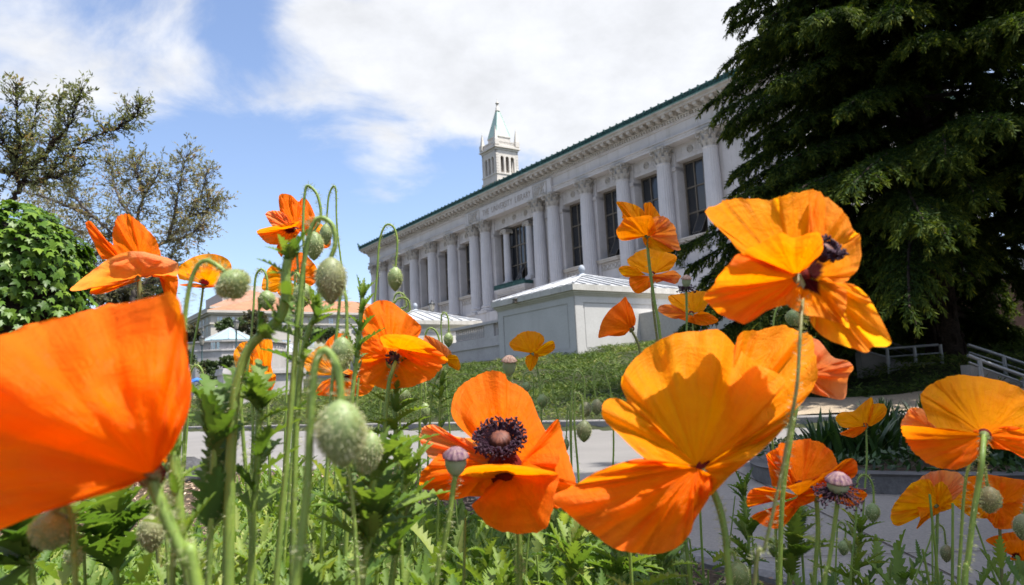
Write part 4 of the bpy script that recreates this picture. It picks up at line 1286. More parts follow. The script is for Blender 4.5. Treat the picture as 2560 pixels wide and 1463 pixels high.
# ================================================================== TREES
def cedar():
    r = np.random.RandomState(42)
    base = at(2374, 945, 15.0)
    bz = float(tz(base[0], base[1])) - .1
    root = empty('cedar_tree', (base[0], base[1], bz), 0, 'huge dark drooping cedar filling the upper right, its trunk beside the handrails', 'tree')
    tb = MB()
    hs = np.linspace(0, 17, 26)
    tb.tube([np.array([.03 * math.sin(h * .8) + .012 * h, .04 * math.cos(h * .6), h]) for h in hs], [max(.03, .27 * (1 - h / 18) + .17 * math.exp(-h / .35)) for h in hs], 18)
    # ridged plates of bark
    for k in range(150):
        a = r.uniform(0, 6.283); h = r.uniform(.1, 4.5); rr = .26 * (1 - h / 18) + .16 * math.exp(-h / .35)
        e = np.array([math.cos(a), math.sin(a), 0])
        l = r.uniform(.12, .4)
        tb.tube([e * rr + ZZ * h, e * (rr + .018) + ZZ * (h + l * .5), e * (rr - .01) + ZZ * (h + l)], [.01, r.uniform(.02, .045), .01], 5)
    tb.build('trunk', 'bark', root)
    lb = MB()
    Ps, Ts, Ws, Ls, ws, tn = [], [], [], [], [], []
    nb = 235
    for i in range(nb + 65):
        h = 1.0 + 14.6 * (i / nb) ** 1.15 + r.uniform(-.2, .2)
        az = i * 2.399963 + r.normal(0, .25)
        if i >= nb:                                      # fuller on its open, sunny side
            h = r.uniform(1.8, 9.0); az = math.radians(r.uniform(140, 275))
        L = (5.5 - .17 * h if h < 9 else .6 + 3.37 * (16.4 - h) / 7.4) * r.uniform(.8, 1.10)
        d_ = np.array([math.cos(az), math.sin(az), 0])
        tocam = -d_[1]
        if tocam > .72 and 2.0 < h < 9:
            L *= 1.1
        elif d_[0] < -.3 and 1.4 < h < 3.3:
            L *= 1.0
        elif d_[0] < -.3 and h <= 1.4:
            L *= .6
        elif d_[0] < -.15 and h < 11:
            L *= .83
        if h < 2.3 and tocam > -.1 and d_[0] > -.75:
            h += 1.5
        rise = r.uniform(-.02, .20) if h > 3 else r.uniform(-.10, .10)
        n = 22
        s = np.linspace(0, 1, n)
        side = np.array([-d_[1], d_[0], 0])
        wob = r.normal(0, .10)
        path = d_[None] * (L * s)[:, None] + side[None] * (L * wob * s ** 2)[:, None] + ZZ[None] * (h + L * (rise * s - .30 * s ** 2.2))[:, None]
        if i % 1 == 0:
            lb.tube(path[::3], [.055 * (1 - q * .85) * (1 - h / 22) + .008 for q in s[::3]], 6, False)
        ns = int(10 + L * 8.5)
        for j in range(ns):
            q = .16 + .84 * (j + r.uniform(0, 1)) / ns
            k = q * (n - 1); k0 = int(min(k, n - 2)); p0 = path[k0] + (path[k0 + 1] - path[k0]) * (k - k0)
            fw = unit(path[k0 + 1] - path[k0])
            sg = 1 if j % 2 else -1
            sl = (.28 + .75 * (1 - q) * min(1, q * 3)) * r.uniform(.7, 1.25) * (.6 + L / 9)
            dr = unit(fw * r.uniform(.5, 1.1) + side * sg * r.uniform(.5, 1.1) + ZZ * r.uniform(-.15, .12))
            if j > ns - 4:
                dr = unit(fw + side * sg * .25); sl *= .8
            m = int(8 + sl * 15)
            u_ = np.linspace(.04, 1, m)
            drop = r.uniform(.25, .6)
            tp = p0[None] + dr[None] * (sl * u_)[:, None] - ZZ[None] * (sl * drop * u_ ** 2)[:, None]
            if j % 3 == 0:
                lb.tube(tp[::max(1, m // 4)], .006, 3, False)
            c_ = 8
            PP = np.repeat(tp, c_, 0) + r.normal(0, .018, (m * c_, 3))
            tdir = np.repeat(unit(np.gradient(tp, axis=0)), c_, 0)
            sd = np.cross(tdir, ZZ)
            TT = unit(tdir * r.uniform(.2, 1.0, (m * c_, 1)) + sd * r.normal(0, .75, (m * c_, 1)) + ZZ * r.normal(-.28, .38, (m * c_, 1)))
            WW = unit(np.cross(TT, r.normal(0, 1, (m * c_, 3)) + ZZ * 1.0))
            Ps.append(PP); Ts.append(TT); Ws.append(WW)
            Ls.append(r.uniform(.05, .14, m * c_)); ws.append(r.uniform(.016, .036, m * c_))
            tip = np.repeat(u_, c_) * .34 + q * .20  # paler towards the spray ends: sunlit tips put into the tint
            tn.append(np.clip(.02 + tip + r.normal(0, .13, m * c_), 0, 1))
    lb.build('limbs', 'bark', root)
    V, Fq, t_ = blades(np.concatenate(Ps), np.concatenate(Ts), np.concatenate(Ws), np.concatenate(Ls), np.concatenate(ws), None, np.concatenate(tn))
    print('cedar faces', len(Fq))
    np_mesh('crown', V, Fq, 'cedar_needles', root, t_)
    return root
ced = cedar()
c2 = copy_tree(ced)
c2.location = (7.2, 1.5, GZ); c2.scale = (.92, .92, 1.3); c2.rotation_euler.z = 2.1
tag(c2, 'second cedar just past the right edge, shading the walk and the kerbed island')
tag(ced, group='cedars by the walk'); tag(c2, group='cedars by the walk')

def leafy_tree(name, label, guides, D, mat, barkm, seed, leaf=(.045, .08), twigs=7, spread=.55, r0=.05, base=None, per=13, droop=.1, leafw=.3):
    """limbs follow the guide lines (picture position, depth), twigs and leaves grow from them"""
    r = np.random.RandomState(seed)
    P0 = at(*guides[0][0][:2], D)
    gz = float(tz(P0[0], P0[1]))
    root = empty(name, (P0[0], P0[1], gz - .05), 0, label, 'tree')
    off = -np.array(root.location)
    tb = MB(); Ps, Ts, Ws, Ls, ws, tn = [], [], [], [], [], []
    for gi, g in enumerate(guides):
        pts = [at(x, y, D + (dz[0] if dz else 0)) for x, y, *dz in g]
        if gi == 0:
            pts = [np.array([P0[0], P0[1], gz - .1])] + pts
        n = 7 * len(pts)
        path = catmull(np.array(pts), n)
        path[1:] += r.normal(0, .012, (n - 1, 3))
        ra = r0 * (1.0 if gi == 0 else .55)
        tb.tube(path, [ra * (1 - .78 * i / n) for i in range(n)], 7, False)
        s0 = int(n * .45) if gi == 0 else int(n * .12)
        for i in range(s0, n):
            for t in range(twigs):
                q = i / n
                dr = unit(r.normal(0, 1, 3) * np.array([1, .9, .8]) + unit(path[min(i + 1, n - 1)] - path[i - 1]) * .55 + ZZ * .25)
                l = spread * r.uniform(.4, 1.15) * (1.05 - .35 * q)
                m = 6; u_ = np.linspace(0, 1, m)
                bend = r.normal(0, .22, 3)
                tp = path[i][None] + dr[None] * (l * u_)[:, None] + bend[None] * (l * u_ ** 2)[:, None] - ZZ[None] * (droop * l * u_ ** 2)[:, None]
                tb.tube(tp[::2] if m > 4 else tp, [.008, .005, .003][:len(tp[::2])], 3, False)
                c_ = per
                uu = r.uniform(.35, 1.02, c_) ** .7
                k = np.clip(uu * (m - 1), 0, m - 1.001); k0 = k.astype(int)
                PP = tp[k0] + (tp[k0 + 1] - tp[k0]) * (k - k0)[:, None] + r.normal(0, .014, (c_, 3))
                TT = unit(dr[None] * .8 + r.normal(0, .75, (c_, 3)) + ZZ * .15)
                WW = unit(np.cross(TT, r.normal(0, 1, (c_, 3)) + ZZ * .5))
                Ps.append(PP); Ts.append(TT); Ws.append(WW)
                ll = r.uniform(*leaf, c_); Ls.append(ll); ws.append(ll * leafw * r.uniform(.8, 1.3, c_))
                b_ = r.normal(.38, .22) + (.5 if r.uniform() > .93 else 0)
                tn.append(np.clip(b_ + r.normal(0, .12, c_), 0, 1))
    tb.build('trunk', barkm, root, off)
    V, Fq, t_ = blades(np.concatenate(Ps), np.concatenate(Ts), np.concatenate(Ws), np.concatenate(Ls), np.concatenate(ws), None, np.concatenate(tn))
    np_mesh('crown', V + off, Fq, mat, root, t_)
leafy_tree('oak_tree', 'sparse dark limbed tree with small leaves at the far left, above the ivy', [
    [(-15, 640), (19, 520), (53, 467), (72, 429), (120, 376), (146, 309), (150, 240)],
    [(53, 467), (43, 438, -.2), (38, 400, -.3), (50, 352, -.4), (42, 280, -.5), (36, 215, -.5)],
    [(60, 455), (96, 453, .3), (159, 400, .4), (207, 357, .5), (262, 330, .5)],
    [(262, 330, .5), (300, 318, .5), (337, 289, .4), (350, 262, .4)],
    [(120, 376), (160, 330, -.3), (190, 270, -.4), (200, 225, -.4)],
    [(96, 453, .3), (150, 440, .6), (215, 410, .7)],
    [(38, 400, -.3), (5, 350, -.5), (-20, 290, -.6)],
    [(72, 429), (60, 380, .5), (85, 320, .6), (95, 250, .6)],
    [(43, 438, -.2), (-30, 420, -.2), (-60, 380, -.2)]], 10.0, 'oak_leaves', 'bark', 8, (.045, .085), 4, .34, .05, per=8)
leafy_tree('oak_tree', 'wide greyish brown tree behind the ivy, full of fine twigs and dry leaves', [
    [(330, 800), (335, 720), (345, 640), (340, 560), (360, 490), (400, 430)],
    [(345, 640), (290, 590, -.5), (230, 540, -.8), (180, 480, -.9), (165, 440, -.9)],
    [(345, 640), (420, 600, .4), (470, 540, .5), (505, 480, .5), (520, 430, .5)],
    [(340, 560), (300, 500, .6), (280, 440, .8), (275, 405, .8)],
    [(420, 600, .4), (440, 520, -.5), (450, 450, -.7), (470, 390, -.7)],
    [(290, 590, -.5), (210, 580, .2), (130, 560, .4), (90, 530, .5)],
    [(300, 620), (230, 640, -.6), (170, 620, -.8), (130, 610, -.9)],
    [(470, 540, .5), (510, 530, .8), (535, 500, .9)],
    [(360, 490), (345, 440, -.3), (330, 410, -.3)],
    [(420, 600, .4), (470, 590, .1), (505, 560, 0)],
    [(340, 720), (400, 680, .3), (430, 640, .4)],
    [(230, 540, -.8), (130, 500, -.4), (60, 480, 0)],
    [(335, 720), (270, 690, .2), (220, 660, .3)]], 16.0, 'grey_oak_leaves', 'grey_bark', 9, (.06, .11), 5, .62, .07, per=10)

# ivy-covered bush at the left edge
def ivy():
    r = np.random.RandomState(77)
    P0 = at(-30, 720, 5.2)
    gz = float(tz(P0[0], P0[1]))
    ztop = at(-10, 545, 5.2)[2] - gz
    root = empty('ivy_bush', (P0[0], P0[1], GZ), 0, 'dense rounded bush of glossy green lobed ivy leaves at the left edge', 'bush')
    R_ = .64; zc_ = ztop - .52
    b = MB()
    prof = [(.40, 0), (.52, .5), (.57, zc_ - .2), (.56, zc_ + .05), (.44, zc_ + .30), (.22, zc_ + .44), (.01, zc_ + .48)]
    b.lathe(0, 0, prof, 18)
    b.build('woody_core', 'bark', root)
    n = 9500
    # polygon of a five-pointed ivy leaf, base at the origin, tip along +y
    poly = np.array([(0, 0), (.16, -.10), (.34, -.06), (.55, .06), (.36, .30), (.50, .56), (.22, .58), (0, 1.0), (-.22, .58), (-.50, .56), (-.36, .30), (-.55, .06), (-.34, -.06), (-.16, -.10)])
    zz = np.array([-.03] + [.0, -.02, -.12, .03, -.12, .05, -.16, .05, -.12, .03, -.12, -.02, 0])
    k = len(poly)
    az = r.uniform(0, 2 * math.pi, n); hh = r.uniform(0, 1, n)
    z = np.where(hh < .55, hh / .55 * zc_, zc_); th = np.where(hh < .55, 0, (hh - .55) / .45)
    th = np.arcsin(np.clip(th, 0, 1))
    lump = 1 + .10 * np.sin(3 * az + 2.2 * z) + .08 * np.sin(7 * az - 5 * z) + .05 * np.sin(13 * az + 9 * z + 4 * hh)
    rad = R_ * lump * (1 - .18 * np.clip(1 - z / .8, 0, 1)) * r.uniform(.90, 1.05, n)
    nor = np.stack([np.cos(az) * np.cos(th), np.sin(az) * np.cos(th), np.sin(th)], 1)
    ch = np.cos(th) ** .6
    pos = np.stack([rad * np.cos(az) * ch, rad * np.sin(az) * ch, z + .50 * lump * np.sin(th) ** .85], 1)
    N_ = unit(nor + ZZ * .45 + r.normal(0, .32, (n, 3)))
    Y_ = unit(-ZZ[None] + nor * .45 + r.normal(0, .40, (n, 3)))
    Y_ = unit(Y_ - N_ * (Y_ * N_).sum(1, keepdims=True)); X_ = np.cross(Y_, N_)
    s = r.uniform(.04, .078, n)
    V = pos[:, None] + s[:, None, None] * (poly[None, :, :1] * X_[:, None] + poly[None, :, 1:] * Y_[:, None] + zz[None, :, None] * N_[:, None])
    mid = pos + s[:, None] * (.35 * Y_ + .04 * N_)
    V = np.concatenate([V, mid[:, None]], 1).reshape(-1, 3)
    base = np.arange(n)[:, None, None] * (k + 1)
    tri = np.array([(i, (i + 1) % k, k) for i in range(k)])
    Ft = (base + tri[None]).reshape(-1, 3)
    tint = np.repeat(np.clip(r.normal(.34, .22, n), 0, 1), k + 1)
    np_mesh('foliage', V, Ft, 'ivy_leaves', root, tint)
ivy()

def shrub(name, label, x0, x1, y0, y1, D, mat, n, leaf, seed, cat='bush', tree=False, group=None):
    """leafy clump that fills the given picture box at depth D; lumpy, with gaps"""
    r = np.random.RandomState(seed)
    a, c = at(x0, (y0 + y1) / 2, D), at(x1, (y0 + y1) / 2, D)
    top, bot = at((x0 + x1) / 2, y0, D)[2], at((x0 + x1) / 2, y1, D)[2]
    ctr = (a + c) / 2; w = np.linalg.norm(c - a) / 2; h = (top - bot) / 2
    root = empty(name, (ctr[0], ctr[1], bot if not tree else bot - h), 0, label, cat, group)
    off = -np.array(root.location)
    lumps = r.normal(0, 1, (22, 3)); lumps = unit(lumps) * r.uniform(.2, .95, (22, 1)) * np.array([1.1, 1, .9])
    lumps[:, 2] -= .18 * np.abs(lumps[:, 0])
    li = r.randint(0, 22, n)
    p = lumps[li] + unit(r.normal(0, 1, (n, 3))) * (r.uniform(.55, 1, (n, 1)) ** .6) * r.uniform(.14, .36, 22)[li][:, None]
    P = np.stack([ctr[0] + p[:, 0] * w, ctr[1] + p[:, 1] * w * .8, (top + bot) / 2 + p[:, 2] * h], 1)
    T = unit(r.normal(0, 1, (n, 3)) + ZZ * .3 + p * .8); Wd = unit(np.cross(T, r.normal(0, 1, (n, 3)) + ZZ))
    ll = r.uniform(*leaf, n)
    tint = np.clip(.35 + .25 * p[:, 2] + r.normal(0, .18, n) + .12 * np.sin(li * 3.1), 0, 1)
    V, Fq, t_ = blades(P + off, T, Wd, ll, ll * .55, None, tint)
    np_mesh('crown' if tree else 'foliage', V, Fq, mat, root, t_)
    tb = MB()
    z0 = bot - h * 1.0 if tree else bot
    for k in range(1 if tree else 4):
        e = r.normal(0, .3, 3) * np.array([w, w, 0])
        tb.tube([np.array([ctr[0], ctr[1], z0]) + e * .2, np.array([ctr[0], ctr[1], (top + bot) / 2]) + e * .7, np.array([ctr[0], ctr[1], top - h * .4]) + e], [w * .09, w * .06, w * .02], 6)
    for q in lumps[:8]:
        tb.tube([np.array([ctr[0], ctr[1], bot + h * .3]), np.array([ctr[0] + q[0] * w, ctr[1] + q[1] * w * .8, (top + bot) / 2 + q[2] * h])], [w * .05, w * .015], 5)
    tb.build('trunk' if tree else 'stems', 'bark', root, off)
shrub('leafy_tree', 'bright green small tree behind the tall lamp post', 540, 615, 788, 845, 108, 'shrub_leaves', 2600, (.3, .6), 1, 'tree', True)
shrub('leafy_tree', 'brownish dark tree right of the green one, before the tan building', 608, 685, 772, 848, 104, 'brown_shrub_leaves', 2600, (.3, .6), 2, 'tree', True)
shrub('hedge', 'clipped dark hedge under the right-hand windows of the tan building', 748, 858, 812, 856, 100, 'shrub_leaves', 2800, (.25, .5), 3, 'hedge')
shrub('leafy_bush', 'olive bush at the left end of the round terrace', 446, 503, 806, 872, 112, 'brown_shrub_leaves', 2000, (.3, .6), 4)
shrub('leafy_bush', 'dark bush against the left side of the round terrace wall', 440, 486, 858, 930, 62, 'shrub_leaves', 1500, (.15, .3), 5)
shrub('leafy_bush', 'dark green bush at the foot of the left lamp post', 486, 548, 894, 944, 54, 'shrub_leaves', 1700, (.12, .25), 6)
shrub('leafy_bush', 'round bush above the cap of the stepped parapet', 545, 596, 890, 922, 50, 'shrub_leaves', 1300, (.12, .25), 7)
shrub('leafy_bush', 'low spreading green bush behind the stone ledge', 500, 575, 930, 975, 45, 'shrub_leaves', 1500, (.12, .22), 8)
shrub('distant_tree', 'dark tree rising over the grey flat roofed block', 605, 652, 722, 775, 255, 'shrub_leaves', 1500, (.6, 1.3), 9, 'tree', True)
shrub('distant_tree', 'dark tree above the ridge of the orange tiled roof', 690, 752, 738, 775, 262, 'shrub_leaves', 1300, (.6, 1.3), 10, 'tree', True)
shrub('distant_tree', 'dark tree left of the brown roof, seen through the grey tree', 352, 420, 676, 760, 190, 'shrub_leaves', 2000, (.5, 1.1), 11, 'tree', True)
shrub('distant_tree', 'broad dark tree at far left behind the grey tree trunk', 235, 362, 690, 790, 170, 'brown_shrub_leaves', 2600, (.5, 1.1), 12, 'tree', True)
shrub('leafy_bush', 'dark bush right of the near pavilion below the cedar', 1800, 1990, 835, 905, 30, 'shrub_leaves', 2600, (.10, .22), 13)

# ================================================================== POPPIES
def dirpx(P, dx, dy, dz=0.):
    """a world direction from picture right / down / away at a point"""
    return RT * dx - UP * dy + WF * dz

def petal(parent, spec, D, org, seed):
    """spec: base (x,y), rim [(x,y[,dz cm])...], bulge cm, material, waves -> one crepe petal surface"""
    r = np.random.RandomState(seed)
    base, rim, bulge, mat, wav = spec[:5]
    A = np.array([(p[0], p[1], p[2] if len(p) > 2 else 0.) for p in rim], float)
    nt, ns = 72, 16
    A[:, 2] *= np.where(A[:, 1] < base[1] - 6, 2.1, .55)      # upper petals lean well back, lower ones hang
    rimS = catmull(A, nt)
    cen = np.array([base[0], base[1]])
    size = np.linalg.norm(A[:, :2] - cen, axis=1).max()
    th = np.linspace(0, 1, nt)
    jag = sum(r.normal(0, 1) * np.sin(2 * math.pi * th * f + r.uniform(0, 6.28)) / f ** .5 for f in (4, 7, 12, 19, 29, 41)) * .017
    s = np.linspace(0, 1, ns) ** .85
    S, TH = np.meshgrid(s, th, indexing='ij')
    rx = cen[0] + (rimS[:, 0] - cen[0]) * (1 + jag); ry = cen[1] + (rimS[:, 1] - cen[1]) * (1 + jag)
    sw = (1 - S) * S * .16 * np.sin(2 * math.pi * TH * 1.5 + r.uniform(0, 6.28))
    X = cen[0] + (rx - cen[0])[None] * S - (ry - cen[1])[None] * sw * .5
    Y = cen[1] + (ry - cen[1])[None] * S + (rx - cen[0])[None] * sw * .5
    bz = spec[5] if len(spec) > 5 else 0.
    Z = bz * (1 - S) + rimS[:, 2][None] * S ** 1.2 + bulge * np.sin(math.pi * np.clip(S, 0, 1) ** .8) * (.45 + .55 * np.sin(math.pi * TH))
    k0 = size / F * D * 100                          # petal length in cm
    for f, a in ((2, .055), (3, .060), (5, .052), (8, .040), (13, .024), (21, .014), (34, .007)):
        Z = Z + wav * k0 * a * r.uniform(.6, 1.2) * S ** 1.25 * np.sin(2 * math.pi * (f + r.uniform(-.3, .3)) * TH + r.uniform(0, 6.28) + .9 * np.sin(4 * S + r.uniform(0, 6)))
    for _ in range(9):
        fx, fy = r.uniform(1.5, 9), r.uniform(1.5, 6) * r.choice([-1, 1])
        Z = Z + wav * k0 * .085 / (fx + abs(fy)) * S ** .9 * np.sin(2 * math.pi * (fx * TH + fy * S * .5) + r.uniform(0, 6.28))
    Z = Z + wav * k0 * .07 * S ** 7 * np.sin(2 * math.pi * 2.5 * TH + r.uniform(0, 6.28))
    DDp = D + Z / 100
    q = WF[None, None] * F + RT[None, None] * (X - 1280)[..., None] + UP[None, None] * (731.5 - Y)[..., None]
    V = (q * (DDp / q[..., 1])[..., None]).reshape(-1, 3)
    i = (np.arange(ns - 1)[:, None] * nt + np.arange(nt - 1)[None]).ravel()
    Fq = np.stack([i, i + 1, i + nt + 1, i + nt], 1)
    uv = np.stack([TH.ravel() + seed * .37, S.ravel()], 1)
    return np_mesh('petal', V - org, Fq, mat, parent, uv=uv, smooth=True)

def hairs_on(path, rad, n, L, r, jitter=.35):
    """thin bristles standing off a stem or bud surface path"""
    k = r.uniform(0, len(path) - 1.001, n); k0 = k.astype(int)
    p = path[k0] + (path[k0 + 1] - path[k0]) * (k - k0)[:, None]
    t = unit(path[k0 + 1] - path[k0])
    v = r.normal(0, 1, (n, 3)); v = unit(v - t * (v * t).sum(1, keepdims=True))
    rr = np.interp(k, np.arange(len(path)), rad)[:, None]
    d = unit(v + r.normal(0, jitter, (n, 3)))
    return p + v * rr * .9, d

def stem(parent, pts, D, org, rad, mat, seed, hair=True, root=True, dz=None, hn=1.0):
    r = np.random.RandomState(seed)
    dz = dz or [0] * len(pts)
    P = [at(x, y, D + z / 100) for (x, y), z in zip(pts, dz)]
    if root:
        a, b_ = P[-2], P[-1]
        v = (b_ - a); v = v / max(1e-6, abs(v[2])); v[:2] = np.clip(v[:2], -.15, .15)
        drop = b_[2] - (GZ + .03)
        if drop > .02:
            P.append(b_ + np.array([v[0] * drop * .5, v[1] * drop * .5, -drop * .5]))
            P.append(b_ + np.array([v[0] * drop * .75, v[1] * drop * .75, -drop]))
    path = catmull(np.array(P), max(16, 9 * len(P)))
    n = len(path)
    rd = rad * (1 + .18 * np.sin(np.linspace(0, 9, n)) * .4) * np.linspace(.92, 1.12, n)
    o = MB().tube(path - org, list(rd), 9).build('stem', mat, parent)
    if hair:
        Lh = np.linalg.norm(np.diff(path, axis=0), axis=1).sum()
        nh = int(min(420, 900 * Lh * hn))
        p, d = hairs_on(path, rd, nh, .004, r)
        w_ = unit(np.cross(d, r.normal(0, 1, (nh, 3))))
        V, Fq, t_ = blades(p - org, d, w_, r.uniform(.0025, .0065, nh), np.full(nh, .00035 + .0002 * D), None, r.uniform(0, .6, nh))
        tag(np_mesh('bristles', V, Fq, 'bristles', o, t_), kind='stuff')
    return path

def stamens(parent, x, y, D, org, rpx, n, axis, seed, L=.016, cap='pod_centre', cap_r=None, dz=-.6):
    """dark boss of stamens around a ribbed central pod, facing along axis"""
    r = np.random.RandomState(seed)
    c = at(x, y, D + dz / 100); ax = unit(np.asarray(axis, float))
    u = unit(np.cross(ax, [.2, .3, 1.])); v = np.cross(ax, u)
    R_ = rpx / F * D
    tb = MB(); Ps, Ts, Ws, Ls, ws = [], [], [], [], []
    for i in range(n):
        a = r.uniform(0, 6.283); q = r.uniform(.25, .55)
        e = u * math.cos(a) + v * math.sin(a)
        p0 = c + e * R_ * .32
        p2 = c + e * R_ * r.uniform(.62, 1.02) + ax * L * r.uniform(.55, 1.15)
        p1 = (p0 + p2) / 2 + ax * L * .25
        tb.tube([p0 - org, p1 - org, p2 - org], [.0004, .00035, .0003], 4, False)
        d = unit(r.normal(0, 1, 3))
        tb.tube([p2 - org - d * .0019, p2 - org, p2 - org + d * .0019], [.0005, .0011, .0005], 5)
    tag(tb.build('stamens', 'stamen_dark', parent), kind='stuff')
    b = MB()
    cr_ = (cap_r or rpx * .42) / F * D
    n1, n2 = 8, 40
    vv = []
    for i in range(n1 + 1):
        t = i / n1
        for j in range(n2):
            a = 2 * math.pi * j / n2
            rr = cr_ * math.sin(min(1, t * 1.02) * math.pi / 2) * (1 + .06 * math.cos(13 * a) * t)
            hh = L * .75 + cr_ * .55 * (1 - t ** 2) + .0006 * math.cos(13 * a) * t
            if t == 1: hh -= cr_ * .4
            p = c + (u * math.cos(a) + v * math.sin(a)) * rr + ax * hh
            vv.append(p - org)
    b.add(vv, [(i * n2 + j, i * n2 + (j + 1) % n2, (i + 1) * n2 + (j + 1) % n2, (i + 1) * n2 + j) for i in range(n1) for j in range(n2)], True)
    b.tube([c - org, c + ax * L * .8 - org], [cr_ * .75, cr_ * .9], 16)
    b.build('seed_pod', cap, parent)
mottled('heart_red', (.16, .012, .004), (.07, .006, .008), 300, .7, .1, 700, .2)
mottled('stamen_dark', (.045, .012, .03), (.02, .006, .014), 400, .6, .3, 900, .2)

FSEED = [100]
def flower(label, D, petals, stem_pts=None, rad=.0023, stem_mat='stem_green', boss=None, sdz=None, hair=True, mat='petal_orange', core=None):
    FSEED[0] += 13
    sd = FSEED[0]
    bx, by = petals[0][0]
    top = at(*(stem_pts[0] if stem_pts else (bx, by)), D)
    foot = at(*(stem_pts[-1] if stem_pts else (bx, by)), D)
    org = np.array([foot[0], foot[1], GZ + .05])
    root = empty('poppy_flower', org, 0, label, 'poppy', 'orange poppy flowers in the bed')
    for i, p in enumerate(petals):
        p = list(p) + [None] * (6 - len(p))
        petal(root, (p[0], p[1], p[2] if p[2] is not None else -.8, p[3] or mat, p[4] if p[4] is not None else 1., p[5] or 0.), D, org, sd + i)
    if stem_pts:
        stem(root, stem_pts, D, org, rad, stem_mat, sd, hair, True, sdz)
    c_ = at(*(stem_pts[0] if stem_pts else (bx, by)), D + (sdz[0] if sdz else 0) / 200) - org
    c2_ = at(bx, by, D) - org
    MB().tube([c_ - ZZ * .006, c_ - ZZ * .001, c_ * .6 + c2_ * .4, c2_, c2_ + ZZ * .003], [.0022, .0042, .0050, .0048, .001], 10).build('receptacle', 'stem_dark', root)
    qx, qy, qr = core or (bx, by, .0065 / D * F)
    qc = at(qx, qy, D + .006) - org; qr = qr / F * D
    MB().tube([qc - UP * qr * math.cos(t_) for t_ in np.linspace(.05, math.pi - .05, 9)], [qr * math.sin(t_) for t_ in np.linspace(.05, math.pi - .05, 9)], 14).build('flower_heart', 'heart_red', root)
    if boss:
        stamens(root, D=D, org=org, seed=sd, **boss)
    return root
UPV = (0, -.15, 1)

flower('huge orange poppy cup cut off by the left picture edge, seen from outside', .37, [
    ((378, 1188), [(432, 1120), (470, 1035, .6), (477, 945, 1.), (458, 850, 1.), (436, 733, .8), (300, 765, .4), (150, 797, 0), (0, 842, 0), (-160, 905, .5), (-300, 1050, 1), (-220, 1265, .5), (-40, 1328, 0), (60, 1298, 0), (190, 1255, 0), (310, 1222, 0)], -3.4, None, 1.0),
    ((378, 1180), [(440, 1100, 1), (468, 1000, 2), (470, 900, 2.5), (448, 770, 2.5), (330, 755, 3), (180, 785, 3.5), (20, 830, 4), (-140, 890, 4), (-260, 1060, 4)], 1.5, None, .8)],
    [(375, 1186), (398, 1250), (432, 1330), (468, 1410), (495, 1490)], .0030, hair=True)
flower('poppy with a long drooping pale petal and two upright petals, beside the ivy', .95, [
    ((350, 650), [(292, 645, 1), (281, 592, 2), (291, 548, 2.5), (315, 534, 2.5), (345, 553, 2), (384, 590, 1.5), (401, 632, 1), (397, 652, .5)], .8, 'petal_orange', 1.),
    ((305, 655), [(255, 648, 1), (236, 612, 1.5), (214, 562, 2), (228, 554, 2), (252, 588, 1.5), (290, 618, 1)], .5, None, 1.),
    ((345, 692), [(318, 705, -2), (250, 718, -3), (176, 726, -3.5), (222, 684, -3), (282, 642, -2), (340, 628, -1), (400, 640, -1), (443, 658, -1.5), (441, 690, -1.5), (405, 684, -1), (365, 695, -1)], -1.2, 'petal_pale', 1.2),
    ((395, 682), [(380, 692, -1), (412, 702, -1.5), (414, 745, -2), (439, 748, -2), (444, 695, -1.5), (425, 682, -1)], -.4, None, 1.),
    ((345, 694), [(300, 690), (240, 712, .5), (226, 735, .8), (262, 733, .8), (310, 715, .5), (350, 702)], .3, None, 1.)],
    [(346, 690), (350, 740), (358, 830), (366, 950)], .0030, 'stem_dark')
flower('small bowl shaped poppy against the sky above the brown roof', 1.6, [
    ((510, 708), [(448, 698), (446, 668, 1), (480, 645, 2), (530, 634, 2.5), (562, 645, 2), (579, 662, 1), (573, 690, .5), (548, 710)], 1.2, 'petal_sunlit', 1.),
    ((510, 712), [(466, 698, -2), (470, 676, -3), (500, 660, -3.3), (535, 672, -3), (556, 694, -2), (545, 714, -1)], -1.2, 'petal_blotched', .8),
    ((510, 712), [(488, 708, -1), (448, 712, -1), (478, 718, -1.2), (512, 720, -1.4), (548, 716, -1), (536, 706, -1)], -.3, 'petal_blotched', .7)],
    [(508, 716), (500, 780), (480, 890), (472, 1010)])
flower('topmost ragged poppy with pointed petals against the blue sky', 1.5, [
    ((740, 575), [(700, 532, 1), (698, 489, 2), (725, 487, 2), (746, 504, 2), (756, 495, 2), (772, 505, 2), (788, 546, 1), (764, 550, .5)], .8, None, 1.1),
    ((735, 575), [(680, 566), (664, 536, 1), (680, 527, 1), (707, 531, 1), (727, 552, .5)], .5, 'petal_pale', 1.2),
    ((745, 575), [(760, 545), (800, 556, -1), (829, 598, -1.5), (809, 622, -1.5), (768, 590, -.5)], -.5, None, 1.),
    ((735, 572), [(752, 552, -1), (700, 562, -1.5), (645, 576, -2), (652, 594, -2.5), (676, 611, -2.5), (712, 610, -2), (736, 597, -1.5), (754, 574, -1)], -.8, 'petal_blotched', 1.),
    ((725, 585), [(700, 600, -1), (692, 620, -1.5), (703, 642, -1.5), (714, 624, -1.2), (716, 604, -1)], -.3, None, 1.)],
    [(738, 585), (745, 680), (742, 800), (738, 930)])
flower('two winged poppy half hidden behind the leafy shoot at centre left', 1.6, [
    ((722, 700), [(690, 732), (655, 722, .5), (664, 684, 1), (680, 664, 1), (700, 672, 1), (716, 688, .5)], .6, 'petal_sunlit', 1.),
    ((728, 700), [(716, 660, 1), (735, 636, 1.5), (760, 634, 1.5), (792, 671, 1), (789, 705, .5), (765, 722)], .6, None, 1.),
    ((724, 705), [(690, 728, -1), (710, 745, -1.5), (745, 742, -1.5), (766, 722, -1)], -.5, None, 1.)],
    [(724, 712), (722, 800), (718, 930)])
